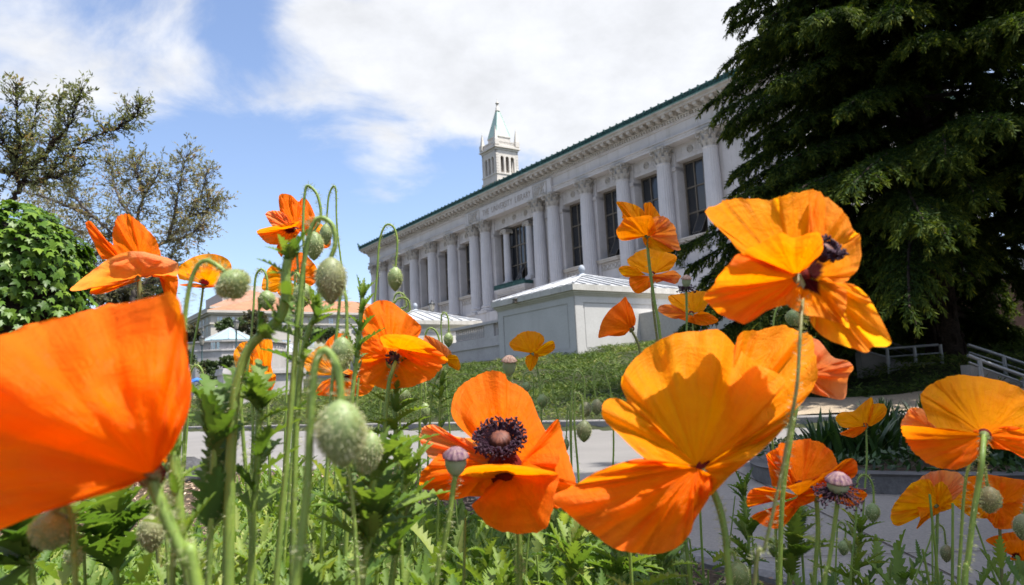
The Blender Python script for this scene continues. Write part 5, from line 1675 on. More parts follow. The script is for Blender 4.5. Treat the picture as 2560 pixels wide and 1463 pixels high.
flower('nodding poppy hanging with its dark base down, left of the leafy stems', 1.3, [
    ((664, 948), [(596, 942, 1), (584, 894, 1.5), (590, 871, 2), (604, 857, 2), (621, 854, 2), (640, 862, 1.5), (650, 905, 1)], -.8, 'petal_sunlit', 1.),
    ((668, 945), [(632, 915), (636, 856, 1), (655, 849, 1.5), (679, 851, 1.5), (681, 885, 1), (678, 913, .5), (684, 936)], -1., 'petal_sunlit', 1.1),
    ((664, 945), [(620, 940, -2), (640, 925, -2.5), (662, 928, -2.5), (690, 940, -2), (676, 978, -2), (650, 962, -2)], -.8, 'petal_blotched', 1.)],
    [(668, 950), (669, 1000), (672, 1100)], .0026)
flower('ragged orange poppy behind the arching bud stem left of centre', 1.25, [
    ((838, 938), [(772, 938, 1), (759, 905, 1.5), (780, 880, 2), (806, 866, 2), (826, 884, 1.5)], -.8, 'petal_sunlit', 1.1),
    ((838, 935), [(798, 880, 1.5), (828, 842, 2), (862, 834, 2), (872, 870, 1.5), (862, 915, 1)], .6, None, 1.),
    ((850, 935), [(870, 922, -1), (908, 940, -1.5), (937, 962, -2), (915, 986, -2), (870, 991, -2), (820, 990, -2), (788, 985, -1.5), (805, 955, -1)], -.9, 'petal_blotched', 1.1)],
    [(842, 940), (840, 1030), (838, 1200)])
flower('deep orange drooping poppy with a dark eye, overlapping the library corner', 1.0, [
    ((980, 893), [(908, 850, 1), (902, 790, 2), (935, 757, 3), (970, 752, 3.2), (1016, 783, 3), (1049, 811, 2), (1052, 828, 1), (1042, 848, .5)], .9, None, .9),
    ((975, 893), [(955, 850), (912, 850, 0), (888, 905, 0), (900, 945, -.5), (945, 905, -.5)], -.5, None, 1.),
    ((984, 892), [(945, 885, -1), (892, 905, -1.5), (900, 946, -2.2), (932, 964, -2.8), (985, 973, -3), (1040, 963, -3), (1082, 944, -2.5), (1104, 915, -2), (1060, 890, -1)], -1.0, None, .8),
    ((1000, 872), [(960, 868, -1), (952, 842, -2), (988, 835, -2.5), (1046, 845, -3), (1094, 874, -3.6), (1118, 902, -4), (1078, 916, -3.6), (1042, 911, -3), (1011, 893, -2), (985, 886, -1)], -1.0, 'petal_orange', 1.1)],
    [(997, 884), (984, 920), (971, 970), (958, 1120), (950, 1290)], .0026, sdz=[0, -3.2, -3.4, -3, -2], boss=dict(x=986, y=895, rpx=17, n=70, axis=(-.2, -1, -.1), L=.008, dz=-1.6))
flower('small poppy tucked behind the right side of the deep orange one', 1.3, [
    ((1112, 900), [(1058, 858), (1060, 843, .5), (1066, 839, .5), (1086, 846, .5), (1107, 859, .5), (1127, 879, .5), (1128, 890)], .5, 'petal_pale', 1.),
    ((1112, 898), [(1122, 886, -.5), (1138, 888, -1), (1147, 898, -1), (1151, 920, -1), (1143, 926, -1), (1122, 915, -.5)], -.4, 'petal_sunlit', 1.)],
    [(1112, 903), (1085, 960), (1076, 1040), (1070, 1150)], .0018)
flower('wide open poppy at centre showing its dark ring of stamens', .75, [
    ((1256, 1148), [(1190, 1105, 1), (1157, 1076, 2), (1133, 1047, 3), (1128, 1017, 3.6), (1141, 980, 4), (1166, 954, 4.4), (1199, 934, 4.6), (1232, 927, 4.6), (1261, 936, 4.4), (1270, 952, 4.4), (1298, 963, 4.2), (1323, 987, 4), (1342, 1034, 3.4), (1362, 1075, 2.6), (1383, 1110, 1.8), (1400, 1142, 1), (1385, 1172, 0)], 1.0, 'petal_orange', .65),
    ((1240, 1155), [(1150, 1176, .5), (1108, 1152, 1), (1078, 1146, 1.2), (1053, 1110, 1.4), (1051, 1080, 1.6), (1070, 1062, 1.6), (1100, 1068, 1.4), (1138, 1091, 1), (1195, 1096, .5)], .6, 'petal_pale', 1.),
    ((1230, 1168), [(1100, 1130, 1.5), (1068, 1165, 1.5), (1048, 1197, 1.5), (1052, 1221, 1.5), (1079, 1226, 1.2), (1095, 1246, 1.2), (1124, 1250, 1), (1168, 1243, .6), (1212, 1240, .5), (1240, 1225, .3)], -.6, None, 1.),
    ((1290, 1172), [(1362, 1080, 2), (1389, 1050, 2.5), (1399, 1060, 2.5), (1415, 1117, 2), (1440, 1208, 1), (1444, 1222, .6), (1420, 1255, .2), (1395, 1272), (1370, 1262)], -.7, 'petal_orange', 1.),
    ((1268, 1185), [(1157, 1213, -2), (1146, 1188, -2.5), (1176, 1167, -3), (1248, 1160, -3.4), (1290, 1163, -3.4), (1352, 1173, -3), (1394, 1185, -2.4), (1392, 1222, -2.8), (1374, 1305, -3.4), (1344, 1328, -3.8), (1290, 1335, -4), (1232, 1321, -3.8), (1199, 1292, -3.4), (1181, 1262, -3), (1206, 1242, -2.6), (1210, 1225, -2.4)], -1.3, 'petal_orange', .8)],
    [(1280, 1250), (1297, 1330), (1299, 1420), (1300, 1490)], .0028, boss=dict(x=1254, y=1122, rpx=66, n=430, axis=(-.05, -.62, .75), L=.017, cap_r=25, dz=-.3), sdz=[0, 0, 0, 0], core=(1262, 1172, 46))
flower('small pale yellow orange poppy in front of the pavilion bank', 2.0, [
    ((1330, 884), [(1284, 877), (1273, 861, 1), (1287, 843, 1.5), (1308, 830, 2), (1333, 828, 2), (1356, 838, 1.6), (1361, 853, 1), (1350, 868, .5)], -1.2, 'petal_sunlit', .9),
    ((1336, 886), [(1332, 872, -1), (1345, 870, -1.5), (1364, 857, -2), (1382, 852, -2), (1388, 866, -2), (1382, 878, -1.6), (1362, 889, -1), (1345, 893, -.5)], -.5, 'petal_sunlit', .8),
    ((1333, 882), [(1316, 890, -1), (1313, 904, -1.5), (1318, 918, -2), (1326, 928, -2), (1336, 918, -2), (1345, 900, -1.5), (1346, 886, -1)], -.4, 'petal_sunlit', .8)],
    [(1338, 892), (1350, 980), (1356, 1120)], .0020)
flower('half closed poppy like a pointed flame against the white pavilion wall', 1.5, [
    ((1578, 822), [(1562, 838), (1545, 841, .5), (1516, 840, 1), (1496, 844, 1.2), (1502, 812, 1.2), (1513, 789, 1.2), (1531, 769, 1.2), (1551, 754, 1), (1564, 742, 1), (1573, 762, .6), (1584, 780), (1588, 798)], -1.6, 'petal_orange', .8),
    ((1578, 822), [(1588, 812, 1), (1589, 795, 1.4), (1578, 765, 1.8), (1562, 748, 2), (1540, 772, 2), (1520, 800, 2)], .6, 'petal_blotched', .8)],
    [(1577, 824), (1591, 850), (1600, 885), (1606, 1010)], .0024, 'stem_dark')
flower('upper of two poppies on tall stems in front of the library windows', 1.35, [
    ((1612, 588), [(1555, 545, 1.5), (1555, 532, 2), (1541, 507, 2.4), (1552, 504, 2.4), (1585, 511, 2.2), (1606, 524, 2), (1618, 541, 1.6)], .6, 'petal_sunlit', 1.),
    ((1625, 585), [(1618, 545, 1), (1609, 513, 1.6), (1625, 506, 1.6), (1636, 518, 1.4), (1652, 541, 1)], .4, 'petal_sunlit', 1.1),
    ((1622, 590), [(1626, 545, -1), (1658, 541, -1.6), (1683, 560, -2), (1692, 588, -2), (1700, 624, -2), (1683, 624, -1.6), (1657, 610, -1)], -.7, 'petal_pale', 1.1),
    ((1616, 591), [(1605, 594), (1612, 612, -.5), (1628, 622, -1), (1672, 631, -1.2), (1684, 622, -1), (1650, 596)], -.3, 'petal_sunlit', 1.),
    ((1616, 590), [(1590, 597, -1), (1563, 602, -1.4), (1547, 597, -1.8), (1541, 578, -2.2), (1551, 560, -2.4), (1561, 546, -2.4), (1586, 543, -2.4), (1626, 539, -2.2), (1638, 566, -1.6), (1640, 587, -1)], -1.2, 'petal_orange', .8)],
    [(1617, 592), (1622, 650), (1634, 740), (1645, 800), (1655, 880)], .0026)
flower('lower poppy right below another one in front of the library windows', 1.55, [
    ((1630, 686), [(1586, 676), (1568, 655, 1), (1575, 643, 1.5), (1590, 632, 2), (1625, 621, 2.2), (1660, 628, 2), (1689, 640, 1.6), (1692, 648, 1.2), (1684, 664, 1), (1672, 678, .5)], .9, 'petal_sunlit', .9),
    ((1615, 688), [(1594, 672), (1571, 664, -.5), (1546, 671, -1), (1560, 691, -1), (1577, 693, -.8), (1600, 690)], -.4, 'petal_sunlit', 1.),
    ((1625, 690), [(1600, 690, -1), (1574, 694, -1.5), (1577, 719, -2), (1595, 734, -2.2), (1624, 720, -2), (1637, 704, -1.4), (1634, 690, -1)], -.7, 'petal_orange', 1.),
    ((1630, 692), [(1636, 686, -1), (1661, 683, -1.5), (1684, 676, -2), (1701, 690, -2), (1696, 704, -2), (1686, 710, -1.8), (1678, 698, -1.4), (1640, 708, -1)], -.4, 'petal_pale', 1.)],
    [(1629, 700), (1632, 760), (1643, 850), (1657, 960)], .0024, 'stem_dark')
flower('bright yellow orange poppy behind the stalk of the dried pod ring', 1.6, [
    ((1728, 785), [(1690, 775, .5), (1670, 748, 1), (1679, 738, 1.5), (1714, 732, 2), (1745, 727, 2), (1768, 731, 1.6), (1772, 755, 1), (1758, 778, .5)], .7, 'petal_sunlit', .8),
    ((1722, 788), [(1690, 798), (1668, 792, -.5), (1644, 775, -1), (1655, 763, -1), (1680, 762, -1), (1697, 776, -.5)], -.5, 'petal_pale', .9),
    ((1735, 786), [(1690, 794, -1), (1714, 803, -1.6), (1733, 809, -2), (1755, 814, -2), (1780, 811, -2), (1796, 801, -1.8), (1778, 786, -1.4), (1756, 778, -1)], -.6, 'petal_orange', .8)],
    [(1732, 800), (1735, 900), (1740, 1020)], .0022)
flower('large yellow orange poppy at upper right with a dark purple heart', .55, [
    ((1985, 690), [(1905, 660, 0), (1856, 633, 0), (1815, 590, .4), (1765, 535, 1), (1797, 509, 1.4), (1825, 499, 1.6), (1866, 494, 1.8), (1918, 502, 2), (1953, 490, 2), (1987, 481, 2), (2022, 477, 2), (2056, 489, 1.8), (2070, 560, 1), (2050, 640, .4)], 1.1, 'petal_sunlit', .5),
    ((2012, 690), [(2035, 560, 1), (2022, 479, 1.6), (2056, 487, 1.6), (2091, 511, 1.4), (2118, 543, 1.2), (2137, 578, 1), (2151, 594, .8), (2149, 664, .4), (2126, 693, 0), (2098, 714, 0), (2060, 706, 0)], .9, 'petal_sunlit_blotched', .8),
    ((1990, 688), [(1925, 673, -1), (1900, 662, -1.4), (1860, 633, -2), (1901, 608, -2.4), (1953, 581, -2.6), (1984, 595, -2.6), (2039, 580, -2.4), (2056, 596, -2), (2056, 628, -1.6), (2033, 655, -1), (2010, 678, -.5)], -.8, 'petal_orange', .55),
    ((2000, 692), [(1960, 680, -1), (1911, 667, -1.5), (1856, 633, -1.6), (1821, 664, -2), (1782, 709, -2.4), (1765, 735, -2.6), (1777, 766, -2.8), (1815, 797, -3), (1856, 807, -3), (1884, 800, -3), (1920, 776, -2.8), (1972, 760, -2.6)], -.9, 'petal_orange', .7),
    ((2040, 705), [(2068, 690, .5), (2112, 706, .5), (2143, 716, 0), (2174, 747, 0), (2195, 785, 0), (2228, 862, -.5), (2177, 868, -.5), (2174, 880, -.6), (2153, 878, -.6), (2091, 859, -.5), (2046, 831, -.4), (2027, 806, -.3), (2020, 770, 0)], -.7, 'petal_sunlit_blotched', 1.1),
    ((2015, 697), [(1975, 720, -1.6), (1964, 752, -2.4), (1984, 774, -3), (2015, 787, -3.2), (2056, 794, -3.2), (2091, 807, -3.2), (2123, 818, -3), (2113, 780, -2.6), (2117, 757, -2.4), (2112, 722, -2), (2070, 706, -1.4)], -.7, 'petal_sunlit_blotched', .9)],
    [(2008, 740), (2004, 785), (2000, 850), (1993, 960), (1976, 1060), (1950, 1202), (1913, 1366), (1885, 1475)], .0012, 'stem_dark',
    boss=dict(x=2050, y=648, rpx=42, n=170, axis=(.35, -.55, .55), L=.012, dz=-.4), sdz=[-1, -2.5, -3.5, -4, -4, -4, -4, -4], core=(2002, 690, 24))
flower('biggest wind-blown yellow poppy just right of centre, petals swept to the left', .58, [
    ((1765, 1175), [(1790, 1000, 2), (1838, 862, 3), (1849, 836, 3.4), (1889, 824, 3.6), (1950, 817, 3.6), (2003, 827, 3.4), (2031, 851, 3.2), (2044, 921, 2.6), (2025, 983, 2), (1962, 1053, 1.4), (1889, 1128, .8), (1822, 1180, .2), (1775, 1232, 0)], .8, 'petal_sunlit', .8),
    ((1742, 1166), [(1660, 1160, -.5), (1612, 1146, -.5), (1547, 1085, 0), (1508, 1045, .4), (1509, 1004, .8), (1538, 994, 1), (1568, 1004, 1.2), (1555, 968, 1.6), (1560, 935, 2), (1584, 896, 2.4), (1631, 859, 2.6), (1688, 835, 2.6), (1749, 831, 2.6), (1800, 826, 2.6), (1840, 861, 2.4), (1890, 906, 2), (1962, 952, 1.4), (1925, 1010, 1), (1935, 1045, .8), (1850, 1110, .4)], -1.0, 'petal_sunlit', .9),
    ((1742, 1170), [(1613, 1147, -1), (1575, 1151, -1.4), (1491, 1180, -2), (1434, 1216, -2.4), (1382, 1244, -2.8), (1434, 1297, -3), (1481, 1334, -3.2), (1528, 1367, -3.4), (1575, 1381, -3.4), (1631, 1386, -3.4), (1688, 1372, -3.2), (1725, 1334, -3), (1737, 1301, -2.6), (1775, 1240, -2), (1788, 1193, -1.4)], -1.2, 'petal_orange', .8),
    ((1755, 1172), [(1740, 1235, -2.6), (1772, 1242, -2.6), (1830, 1186, -2.4), (1905, 1126, -2), (1968, 1062, -1.6), (1985, 1030, -1.4), (1925, 1060, -1), (1860, 1100, -.8)], -.5, 'petal_sunlit', 1.)],
    [(1765, 1200), (1792, 1250), (1812, 1330), (1826, 1475)], .0026, core=(1752, 1168, 27))
flower('crinkled pale rimmed poppy peeping out right of the biggest yellow one', .82, [
    ((2010, 935), [(2005, 850, 1), (2044, 849, 1), (2082, 892, .5), (2119, 902), (2134, 921, -.4), (2120, 945, -.6), (2111, 997, -1), (2063, 992, -.8), (2030, 983, -.4), (2004, 972)], -.5, 'petal_pale', 1.9),
    ((2010, 935), [(1950, 890, 2), (1965, 830, 2.4), (2004, 838, 2), (2035, 862, 1.6)], .4, None, 1.)],
    [(2004, 945), (1976, 1100), (1956, 1250), (1948, 1475)], .0026)
flower('small neat poppy on a thin stem before the grey kerb at right', 1.8, [
    ((2163, 1064), [(2125, 1071, .5), (2104, 1067, .8), (2089, 1047, 1), (2102, 1031, 1.2), (2133, 1028, 1.4), (2160, 1005, 1.4), (2181, 996, 1.2), (2183, 1030, .6), (2172, 1058)], .7, 'petal_sunlit', .8),
    ((2166, 1066), [(2176, 1040, .5), (2181, 1012, 1), (2210, 1011, 1), (2217, 1028, .6), (2206, 1048, 0), (2178, 1066)], .5, 'petal_sunlit', .8),
    ((2163, 1066), [(2128, 1070, -1), (2101, 1084, -1.6), (2128, 1094, -2), (2149, 1087, -2), (2168, 1068, -1.4), (2160, 1053, -1)], -.6, 'petal_orange', .8)],
    [(2165, 1067), (2167, 1150), (2160, 1250), (2150, 1400), (2142, 1480)], .0022)
flower('big orange poppy cut by the right picture edge, seen from below', .76, [
    ((2460, 1088), [(2330, 1078, 1), (2302, 1005, 2), (2306, 981, 2.4), (2333, 957, 2.8), (2361, 945, 3), (2400, 938, 3.2), (2458, 942, 3.2), (2516, 957, 3), (2562, 977, 2.6), (2592, 1004, 2), (2602, 1065, 1)], .9, 'petal_sunlit', .8),
    ((2325, 1070), [(2290, 1072), (2252, 1066, -.5), (2268, 1030, -.5), (2280, 1019, -.5), (2308, 1024), (2316, 1047), (2345, 1072)], -.3, 'petal_pale', 1.),
    ((2460, 1090), [(2430, 1076, .4), (2535, 1066, .8), (2600, 1100, 1), (2575, 1150, .8), (2530, 1128, .4), (2482, 1122)], .4, None, .9),
    ((2460, 1088), [(2365, 1072, -1.4), (2303, 1067, -1.8), (2254, 1066, -2), (2260, 1091, -2.4), (2272, 1114, -2.8), (2303, 1148, -3), (2341, 1168, -3.2), (2388, 1174, -3.2), (2426, 1160, -3), (2453, 1133, -2.4), (2473, 1108, -1.6)], -1.0, 'petal_orange', .6)],
    [(2460, 1090), (2456, 1140), (2446, 1215), (2434, 1287), (2420, 1400), (2411, 1480)], .0027, sdz=[-1, -3, -3, -3, -3, -3], hair=True)
flower('orange poppy behind two bristly stems, lower right of centre', .92, [
    ((2000, 1215), [(1965, 1205, .6), (1946, 1118, 1), (1974, 1104, 1.6), (2017, 1098, 2), (2047, 1105, 2), (2079, 1128, 1.6), (2095, 1168, 1), (2068, 1190, .4)], .8, None, .8),
    ((1985, 1225), [(1930, 1215, .6), (1918, 1150, 1), (1918, 1135, 1.2), (1950, 1120, 1.4), (1968, 1150, 1)], .4, None, 1.),
    ((1995, 1240), [(1912, 1216, -.5), (1877, 1225, -.6), (1867, 1248, -.6), (1873, 1268, -.6), (1920, 1249, -.5), (1960, 1250, -.4)], -.4, None, .9),
    ((1995, 1245), [(1975, 1268, -1), (1912, 1276, -1.2), (1880, 1291, -1.4), (1897, 1307, -1.6), (1935, 1322, -1.8), (1962, 1314, -1.8), (2001, 1266, -1.4)], -.5, None, .9),
    ((2040, 1235), [(2090, 1205, -1), (2140, 1220, -1), (2168, 1236, -1), (2145, 1261, -1.2), (2117, 1265, -1.2), (2092, 1246, -1)], -.3, None, .9),
    ((1995, 1240), [(1968, 1216, -1.5), (2032, 1194, -2), (2079, 1175, -2.2), (2109, 1151, -2.2), (2130, 1147, -2.2), (2143, 1160, -2.2), (2141, 1187, -2.2), (2106, 1210, -2.2), (2067, 1237, -2.2), (2017, 1261, -2), (1972, 1272, -1.6)], -.7, 'petal_orange', .8)],
    [(2041, 1245), (2045, 1325), (2040, 1403), (2035, 1480)], .0026)
flower('crumpled yellow poppy over the shaded walk at lower right', 1.25, [
    ((2335, 1262), [(2290, 1205, 1), (2311, 1188, 1.4), (2342, 1177, 1.6), (2396, 1182, 1.4), (2416, 1210, 1), (2385, 1250, .4)], .6, 'petal_pale', 1.2),
    ((2345, 1265), [(2283, 1300), (2243, 1315, -.4), (2225, 1291, -.6), (2237, 1260, -.8), (2260, 1228, -.8), (2287, 1205, -.8), (2322, 1198, -.6), (2340, 1230, -.3)], -.8, 'petal_sunlit', 1.1),
    ((2345, 1268), [(2335, 1215, -1), (2357, 1205, -1.2), (2378, 1237, -1.4), (2381, 1268, -1.4), (2350, 1281, -1.2)], -.5, 'petal_sunlit', 1.2),
    ((2342, 1266), [(2290, 1262, -1.4), (2300, 1295, -1.8), (2291, 1323, -2), (2318, 1300, -2), (2351, 1280, -1.6), (2362, 1262, -1.2)], -.4, 'petal_sunlit', 1.1)],
    [(2344, 1270), (2342, 1364), (2338, 1480)], .0022)
flower('spread orange poppy behind the fuzzy dark bud at the right edge', 1.4, [
    ((2500, 1262), [(2400, 1262, .6), (2371, 1210, 1), (2419, 1193, 1.4), (2458, 1187, 1.6), (2516, 1193, 1.6), (2572, 1209, 1.2), (2568, 1260, .6)], .6, 'petal_orange', .9),
    ((2480, 1262), [(2455, 1235, -.6), (2400, 1225, -.8), (2380, 1251, -1), (2403, 1276, -1.2), (2434, 1295, -1.4), (2468, 1296, -1.2)], -.6, 'petal_sunlit', 1.),
    ((2500, 1262), [(2462, 1290, -1), (2477, 1307, -1.4), (2496, 1323, -1.6), (2546, 1315, -1.6), (2560, 1268, -1.2), (2530, 1245, -.8)], -.7, 'petal_orange', 1.)],
    [(2498, 1300), (2503, 1390), (2506, 1480)], .0026, 'stem_dark')
flower('low poppy with a dark base in the lower right corner', 1.4, [
    ((2540, 1394), [(2490, 1368), (2465, 1351, .5), (2496, 1337, 1), (2535, 1330, 1.2), (2572, 1333, 1), (2580, 1390, .4)], .5, 'petal_orange', .9),
    ((2540, 1396), [(2500, 1360, -1), (2520, 1352, -1.4), (2560, 1352, -1.4), (2582, 1400, -1), (2540, 1404, -1), (2508, 1390, -1)], -.5, 'petal_blotched', .9)],
    [(2542, 1400), (2540, 1440), (2534, 1490)], .0024)
flower('yellow poppy mostly hidden under the huge cup at left', .8, [
    ((420, 1166), [(385, 1172), (380, 1150), (400, 1128, .4), (430, 1113, .6), (447, 1124, .4), (446, 1148, 0), (430, 1168)], -.6, 'petal_sunlit', .7),
    ((420, 1168), [(384, 1150, 1), (396, 1120, 1.4), (432, 1108, 1.4), (440, 1130, 1)], .3, None, .7)],
    [(424, 1170), (440, 1230), (462, 1340), (485, 1480)], .0028)

# ------------------------------------------------------------------ buds, pods
def bud(label, cx_, cy_, w, h, arch, D=None, tilt=0., mat='bud_green', smat='stem_green', sr=1., hang=True, dz=None):
    """egg-shaped hairy bud hanging from (or topping) its hooked stem; arch = stem picture points from the bud downwards"""
    FSEED[0] += 7
    sd = FSEED[0]; r = np.random.RandomState(sd)
    if D is None:
        D = min(2.4, .0215 * F / w)
    foot = at(*arch[-1], D); org = np.array([foot[0], foot[1], GZ + .05])
    root = empty('poppy_bud', org, 0, label, 'poppy bud', 'poppy buds on hooked hairy stems')
    c = at(cx_, cy_, D)
    Rw, Rh = w / 2 / F * D, h / 2 / F * D
    ca, sa = math.cos(tilt), math.sin(tilt)
    axd = unit(RT * sa - UP * ca) if hang else unit(RT * sa + UP * ca)       # from stalk end to tip
    u = unit(np.cross(axd, WF)); v = np.cross(axd, u)
    n1, n2 = 22, 36
    T_ = np.linspace(0, 1, n1); A_ = np.linspace(0, 2 * math.pi, n2, endpoint=False)
    TT, AA = np.meshgrid(T_, A_, indexing='ij')
    prof = np.sin(math.pi * TT ** .86) ** .72
    seam = 1 - .05 * np.exp(-((np.mod(AA + .6 + math.pi / 2, math.pi) - math.pi / 2) / .09) ** 2)
    rr = Rw * prof * seam * (1 + .025 * np.sin(23 * AA + 9 * np.sin(13 * TT)) * np.sin(41 * TT + 3 * AA))
    V = c - org + (u * np.cos(AA)[..., None] + v * np.sin(AA)[..., None]) * rr[..., None] + axd * ((TT - .5) * 2 * Rh)[..., None]
    k = np.arange((n1 - 1) * n2); j = k % n2; i0 = k - j
    Fq = np.stack([i0 + j, i0 + (j + 1) % n2, i0 + n2 + (j + 1) % n2, i0 + n2 + j], 1)
    o = np_mesh('bud', V.reshape(-1, 3), Fq, mat, root, smooth=True)
    nh = int(np.clip(80 + w * 13, 160, 1500))
    a = r.uniform(0, 6.283, nh); t = np.arccos(r.uniform(-.97, .97, nh)) / math.pi
    pr = np.sin(math.pi * t ** .86) ** .72
    e = u[None] * np.cos(a)[:, None] + v[None] * np.sin(a)[:, None]
    p = c - org + e * (Rw * pr)[:, None] + axd[None] * ((t - .5) * 2 * Rh)[:, None]
    d = unit(e + axd[None] * ((t - .5) * 1.2 + .55)[:, None] + r.normal(0, .3, (nh, 3)))
    wv = unit(np.cross(d, r.normal(0, 1, (nh, 3))))
    V, Fq, tn_ = blades(p, d, wv, r.uniform(.0012, .0030, nh), np.full(nh, .00030 + .00024 * D), None, r.uniform(0, .8, nh))
    tag(np_mesh('bristles', V, Fq, 'bristles', o, tn_), kind='stuff')
    top = c - axd * Rh * .96
    # stem begins inside the stalk end of the bud
    q = cam_px(top)
    stem(root, [q] + list(arch), D, org, .0016 * (.65 + .35 * min(1.6, w * D / .0215 / F)) * sr, smat, sd, dz=dz)
    return root
def cam_px(P):
    d = P @ WF
    return (1280 + F * (P @ RT) / d, 731.5 - F * (P @ UP) / d)

bud('big round pale bud nodding left of the tall hooked stems', 583, 712, 82, 80, [(548, 668), (520, 652), (497, 662), (478, 700), (465, 770), (458, 860), (452, 1000)], tilt=.55)
bud('small bud on a hooked stem below the big round pale bud', 667, 751, 40, 52, [(668, 700), (660, 677), (648, 676), (638, 700), (633, 780), (622, 900), (604, 1010)])
bud('large dark egg-shaped bud hanging highest of the near ones', 827, 702, 74, 124, [(838, 610), (832, 566), (808, 546), (785, 556), (768, 610), (752, 720), (738, 880), (724, 1060)], mat='bud_dark', sr=1.15)
bud('pale bud partly behind the stem of the large dark bud', 785, 615, 46, 76, [(802, 540), (794, 490), (774, 466), (763, 478), (758, 560), (760, 700), (748, 900), (735, 1080)], .85)
bud('small bud beneath the tallest thin hooked stem', 815, 586, 31, 56, [(818, 530), (822, 490), (833, 466), (840, 480), (842, 560), (852, 650), (866, 760), (872, 900)], 1.3)
bud('pale fuzzy bud just left of the large dark bud', 757, 738, 46, 66, [(752, 700), (744, 684), (738, 690), (738, 720), (742, 850), (738, 1000)], .95)
bud('bud hanging alone on a tall hook before the library corner', 988, 698, 36, 64, [(990, 655), (993, 600), (982, 566), (962, 566), (948, 610), (940, 720), (925, 830), (898, 940), (886, 1080)], 1.12)
bud('drooping bud under the large dark one, left of the deep orange poppy', 855, 886, 52, 92, [(866, 830), (866, 760), (862, 735), (852, 735), (846, 790), (830, 960), (822, 1100)], .72)
bud('biggest hairy bud in front, hanging beside a thick curved stem', 853, 1085, 116, 172, [(852, 1000), (845, 930), (822, 882), (800, 884), (784, 940), (776, 1060), (768, 1220), (748, 1400), (735, 1490)], tilt=.06, sr=1.25)
bud('pale bud touching the right side of the biggest hairy bud', 920, 1135, 62, 112, [(905, 1075), (880, 1020), (862, 1040), (870, 1150), (885, 1290), (893, 1440), (896, 1490)], .55, tilt=-.2)
bud('tiny bud on a hook in front of the balustrade', 1121, 850, 23, 38, [(1122, 825), (1120, 795), (1112, 782), (1104, 790), (1103, 830), (1110, 900), (1118, 1000)], 1.7)
bud('little dark bud below a hook beside the small poppy', 1094, 928, 30, 36, [(1098, 900), (1098, 850), (1086, 824), (1068, 826), (1060, 870), (1052, 1000), (1048, 1120)], 1.4, mat='bud_dark')
bud('bud whose hook rises just above the deep orange poppy', 1012, 800, 26, 40, [(1024, 775), (1020, 750), (1000, 745), (984, 762), (975, 800), (960, 930), (948, 1050)], 1.25)
bud('second bud with a hook side by side above the deep orange poppy', 1000, 790, 24, 38, [(1016, 765), (1010, 738), (995, 733), (985, 748), (980, 800), (968, 900), (960, 1050)], 1.35)
bud('bud under a low hook at the right rim of the huge cup', 506, 996, 38, 58, [(509, 960), (506, 930), (494, 914), (480, 922), (470, 960), (462, 1060), (455, 1200)], 1.05)
bud('wrinkled brown green bud beside a yellow hooked stem tip', 560, 1018, 66, 88, [(578, 975), (590, 952), (598, 962), (602, 1020), (610, 1120), (622, 1260)], .66, tilt=-.3, mat='bud_dark')
bud('brownish bud behind the nodding poppy', 640, 978, 46, 56, [(648, 945), (646, 925), (636, 925), (630, 960), (632, 1080), (628, 1200)], .98, mat='bud_dark')
bud('upright looking bud right of the deep orange poppy stem', 1010, 993, 30, 46, [(1016, 965), (1018, 945), (1010, 940), (1003, 955), (1000, 1060), (996, 1180)], 1.35)
bud('slim bud before the kerb, left of the open poppy', 1063, 1035, 28, 56, [(1064, 1000), (1062, 960), (1056, 950), (1050, 965), (1048, 1060), (1052, 1180)], 1.45)
bud('small oval bud hanging before the green bank right of the open poppy', 1356, 1003, 25, 36, [(1354, 985), (1352, 962), (1362, 950), (1375, 952), (1384, 985), (1396, 1050), (1410, 1120)], 1.65)
bud('bud under a hook just above the right petals of the open poppy', 1316, 968, 20, 28, [(1312, 955), (1310, 940), (1318, 932), (1330, 934), (1334, 965), (1332, 1060), (1335, 1180)], 1.9)
bud('dark oval bud in the middle of the group before the road', 1460, 1078, 36, 56, [(1458, 1045), (1455, 1000), (1446, 984), (1438, 992), (1436, 1060), (1444, 1160), (1450, 1250)], 1.2, mat='bud_dark')
bud('dark bud under the tallest hook of the group before the road', 1464, 1024, 30, 40, [(1462, 1000), (1460, 950), (1448, 930), (1436, 936), (1429, 1000), (1428, 1100), (1430, 1230)], 1.4, mat='bud_dark')
bud('bud on a loop stem near the swept yellow poppy', 1492, 1018, 27, 42, [(1488, 990), (1484, 940), (1492, 912), (1506, 910), (1518, 950), (1528, 990), (1534, 1100), (1530, 1230)], 1.5, mat='bud_dark')
bud('thin young bud low between the open poppy and the road group', 1415, 1112, 15, 32, [(1416, 1090), (1418, 1040), (1420, 1018), (1424, 1030), (1426, 1120), (1432, 1230)], 1.9)
bud('grey green bud under the large upper right poppy', 1982, 795, 34, 44, [(1984, 772), (1978, 758), (1966, 756), (1950, 762), (1936, 790), (1932, 860), (1928, 1000), (1935, 1200)], 1.1)
bud('bud on a hairy hook over the shaded walk', 2182, 1282, 32, 48, [(2184, 1256), (2182, 1215), (2168, 1190), (2152, 1190), (2142, 1215), (2140, 1300), (2130, 1400), (2125, 1480)], 1.25)
bud('fuzzy dark bud in front of the spread poppy at the right edge', 2473, 1250, 50, 68, [(2468, 1214), (2462, 1170), (2448, 1146), (2428, 1152), (2416, 1190), (2408, 1260), (2402, 1360), (2396, 1480)], .85, mat='bud_dark')
bud('bud hanging low between thin stems at lower right', 2366, 1384, 27, 44, [(2364, 1360), (2360, 1325), (2348, 1312), (2336, 1320), (2318, 1370), (2290, 1440), (2280, 1480)], 1.5, mat='bud_dark')
bud('dark bud cut by the right picture edge', 2556, 1318, 40, 66, [(2560, 1285), (2566, 1250), (2576, 1260), (2580, 1350), (2584, 1480)], 1.05, mat='bud_dark')
